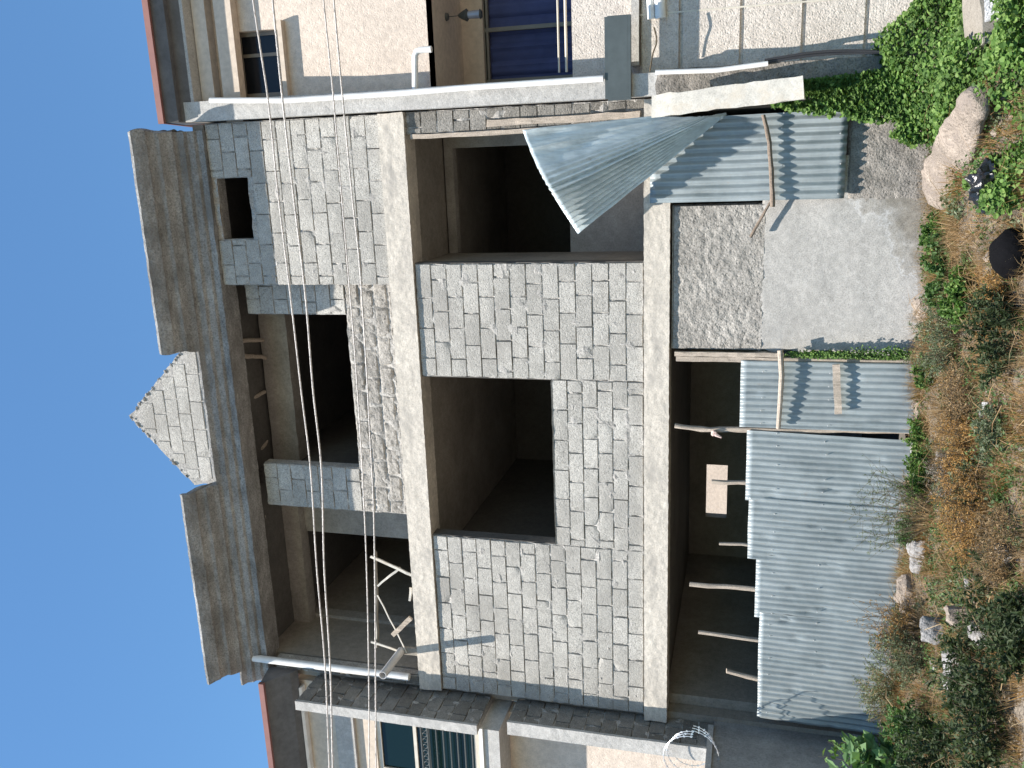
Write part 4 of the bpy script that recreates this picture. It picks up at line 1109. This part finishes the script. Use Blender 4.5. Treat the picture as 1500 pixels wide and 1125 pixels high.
bush('dry_shrub', 'dense orange dry shrub, the largest of the dry ones', P(1450, 755), .42, .42, 'orange', 110, 75, .024, .007, twig=5)
bush('dry_shrub', 'orange brown dry shrub behind the white paper', P(1432, 655), .36, .34, 'orange', 80, 60, .024, .007, twig=5)
bush('dry_shrub', 'brown twiggy dry shrub between the olive shrub and the white paper', P(1430, 575), .32, .34, 'straw', 70, 50, .026, .006, twig=6)
bush('dry_shrub', 'grey leafless dry shrub in the middle of the dry patch', P(1412, 700), .30, .25, 'greytwig', 80, 40, .02, .004, twig=6)
bush('sage_shrub', 'pale sage green shrub between the two orange dry shrubs', P(1440, 712), .30, .22, 'sage', 50, 60, .026, .014)
bush('sage_shrub', 'pale sage green tuft behind the paper at the bottom edge', P(1475, 640), .26, .25, 'sage', 40, 55, .03, .014)
bush('dry_shrub', 'rust coloured upright weed against the left end of the hoarding', P(1355, 922), .62, .26, 'orange', 60, 45, .02, .008, twig=5)
bush('sage_shrub', 'sage green upright weed at the hoarding, left of the rust coloured one', P(1360, 965), .6, .28, 'sage', 60, 50, .026, .012, twig=3)
bush('dry_shrub', 'straw shrub at the bottom edge below the orange dry shrub', P(1490, 800), .3, .3, 'straw', 60, 40, .03, .005, twig=5)
bush('dry_shrub', 'rusty low tuft among dry straw near the black bundle', P(1475, 450), .22, .3, 'orange', 60, 40, .03, .006, twig=4)
bush('green_shrub', 'bright leafy weed between the stone slab foot and the green shrub of the pier', P(1382, 350), .22, .26, 'ivy', 45, 50, .03, .024, round_=True)
# vine strip by the door post
lv = Leaves()
for _ in range(1500):
    t = random.random()**.8; a_ = at(1150+190*t, 517+R(-3, 5+4*t)-(10*random.random() if t > .5 and random.random() < .25 else 0), -.07); a_ += V3((0, -R(0, .06), R(-.02, .02)))
    lv.leaf(a_, (rdir(-.5)+V3((0, -.4, -.3))).normalized(), V3((R(-.4, .4), -1, .4)), R(.018, .034), R(.014, .026), .15)
tag(lv.build('door_vine', M['ivy']), 'narrow strip of green vine climbing between the pier and the door planks', 'vine')
# --- left foreground: broad leaves and tall dark bushes close to the camera
def fbush(px, py, Y, h, rad, mat, label, **k):
    b_ = at(px, py, Y); base = V3((b_.x, Y, gh(b_.x, Y)))
    return bush(k.pop('name', 'dark_bush'), label, base, max(h, b_.z-base.z+.0) if h == 0 else h, rad, mat, **k)
fbush(1290, 1015, -1.0, .5, .32, 'sage', 'grey green bush with dry seed heads before the shaded end of the hoarding', n_st=60, n_lf=45, ll=.03, lw=.011, twig=5, stem='straw')
fbush(1340, 1070, -2.0, .48, .28, 'green', 'leafy green bush left of the seed head bush, lower left', n_st=56, n_lf=32, ll=.05, lw=.026)
fbush(1260, 1110, -1.7, .95, .3, 'bigleaf', 'broad leaved plant with pale leaves at the left edge beside the grey side wall', n_st=22, n_lf=14, ll=.15, lw=.10, name='broad_leaf_plant')
fbush(1215, 1112, -1.2, 1.15, .16, 'ivy', 'single bright lime leaved sprig below the razor wire', n_st=8, n_lf=12, ll=.09, lw=.05, name='leafy_sprig')
fbush(1450, 985, -3.3, .38, .32, 'dark', 'dark leafy bush with long bare stems in the lower left foreground, farther one', n_st=34, n_lf=26, ll=.06, lw=.022, spread=1.15)
fbush(1480, 880, -3.5, .32, .35, 'dark', 'dark leafy bush in foreground below the boulders', n_st=34, n_lf=24, ll=.05, lw=.02, spread=1.1)
fbush(1490, 1060, -4.0, .5, .45, 'dark', 'nearest dark bush filling the bottom left corner', n_st=60, n_lf=32, ll=.055, lw=.026, spread=1.1)
fbush(1400, 1100, -2.8, .6, .3, 'dark', 'dark bush at the left picture edge behind the nearest one', n_st=44, n_lf=32, ll=.055, lw=.026)
fbush(1495, 930, -4.2, .3, .3, 'dark', 'low dark bush at the bottom edge', n_st=60, n_lf=40, ll=.05, lw=.022)
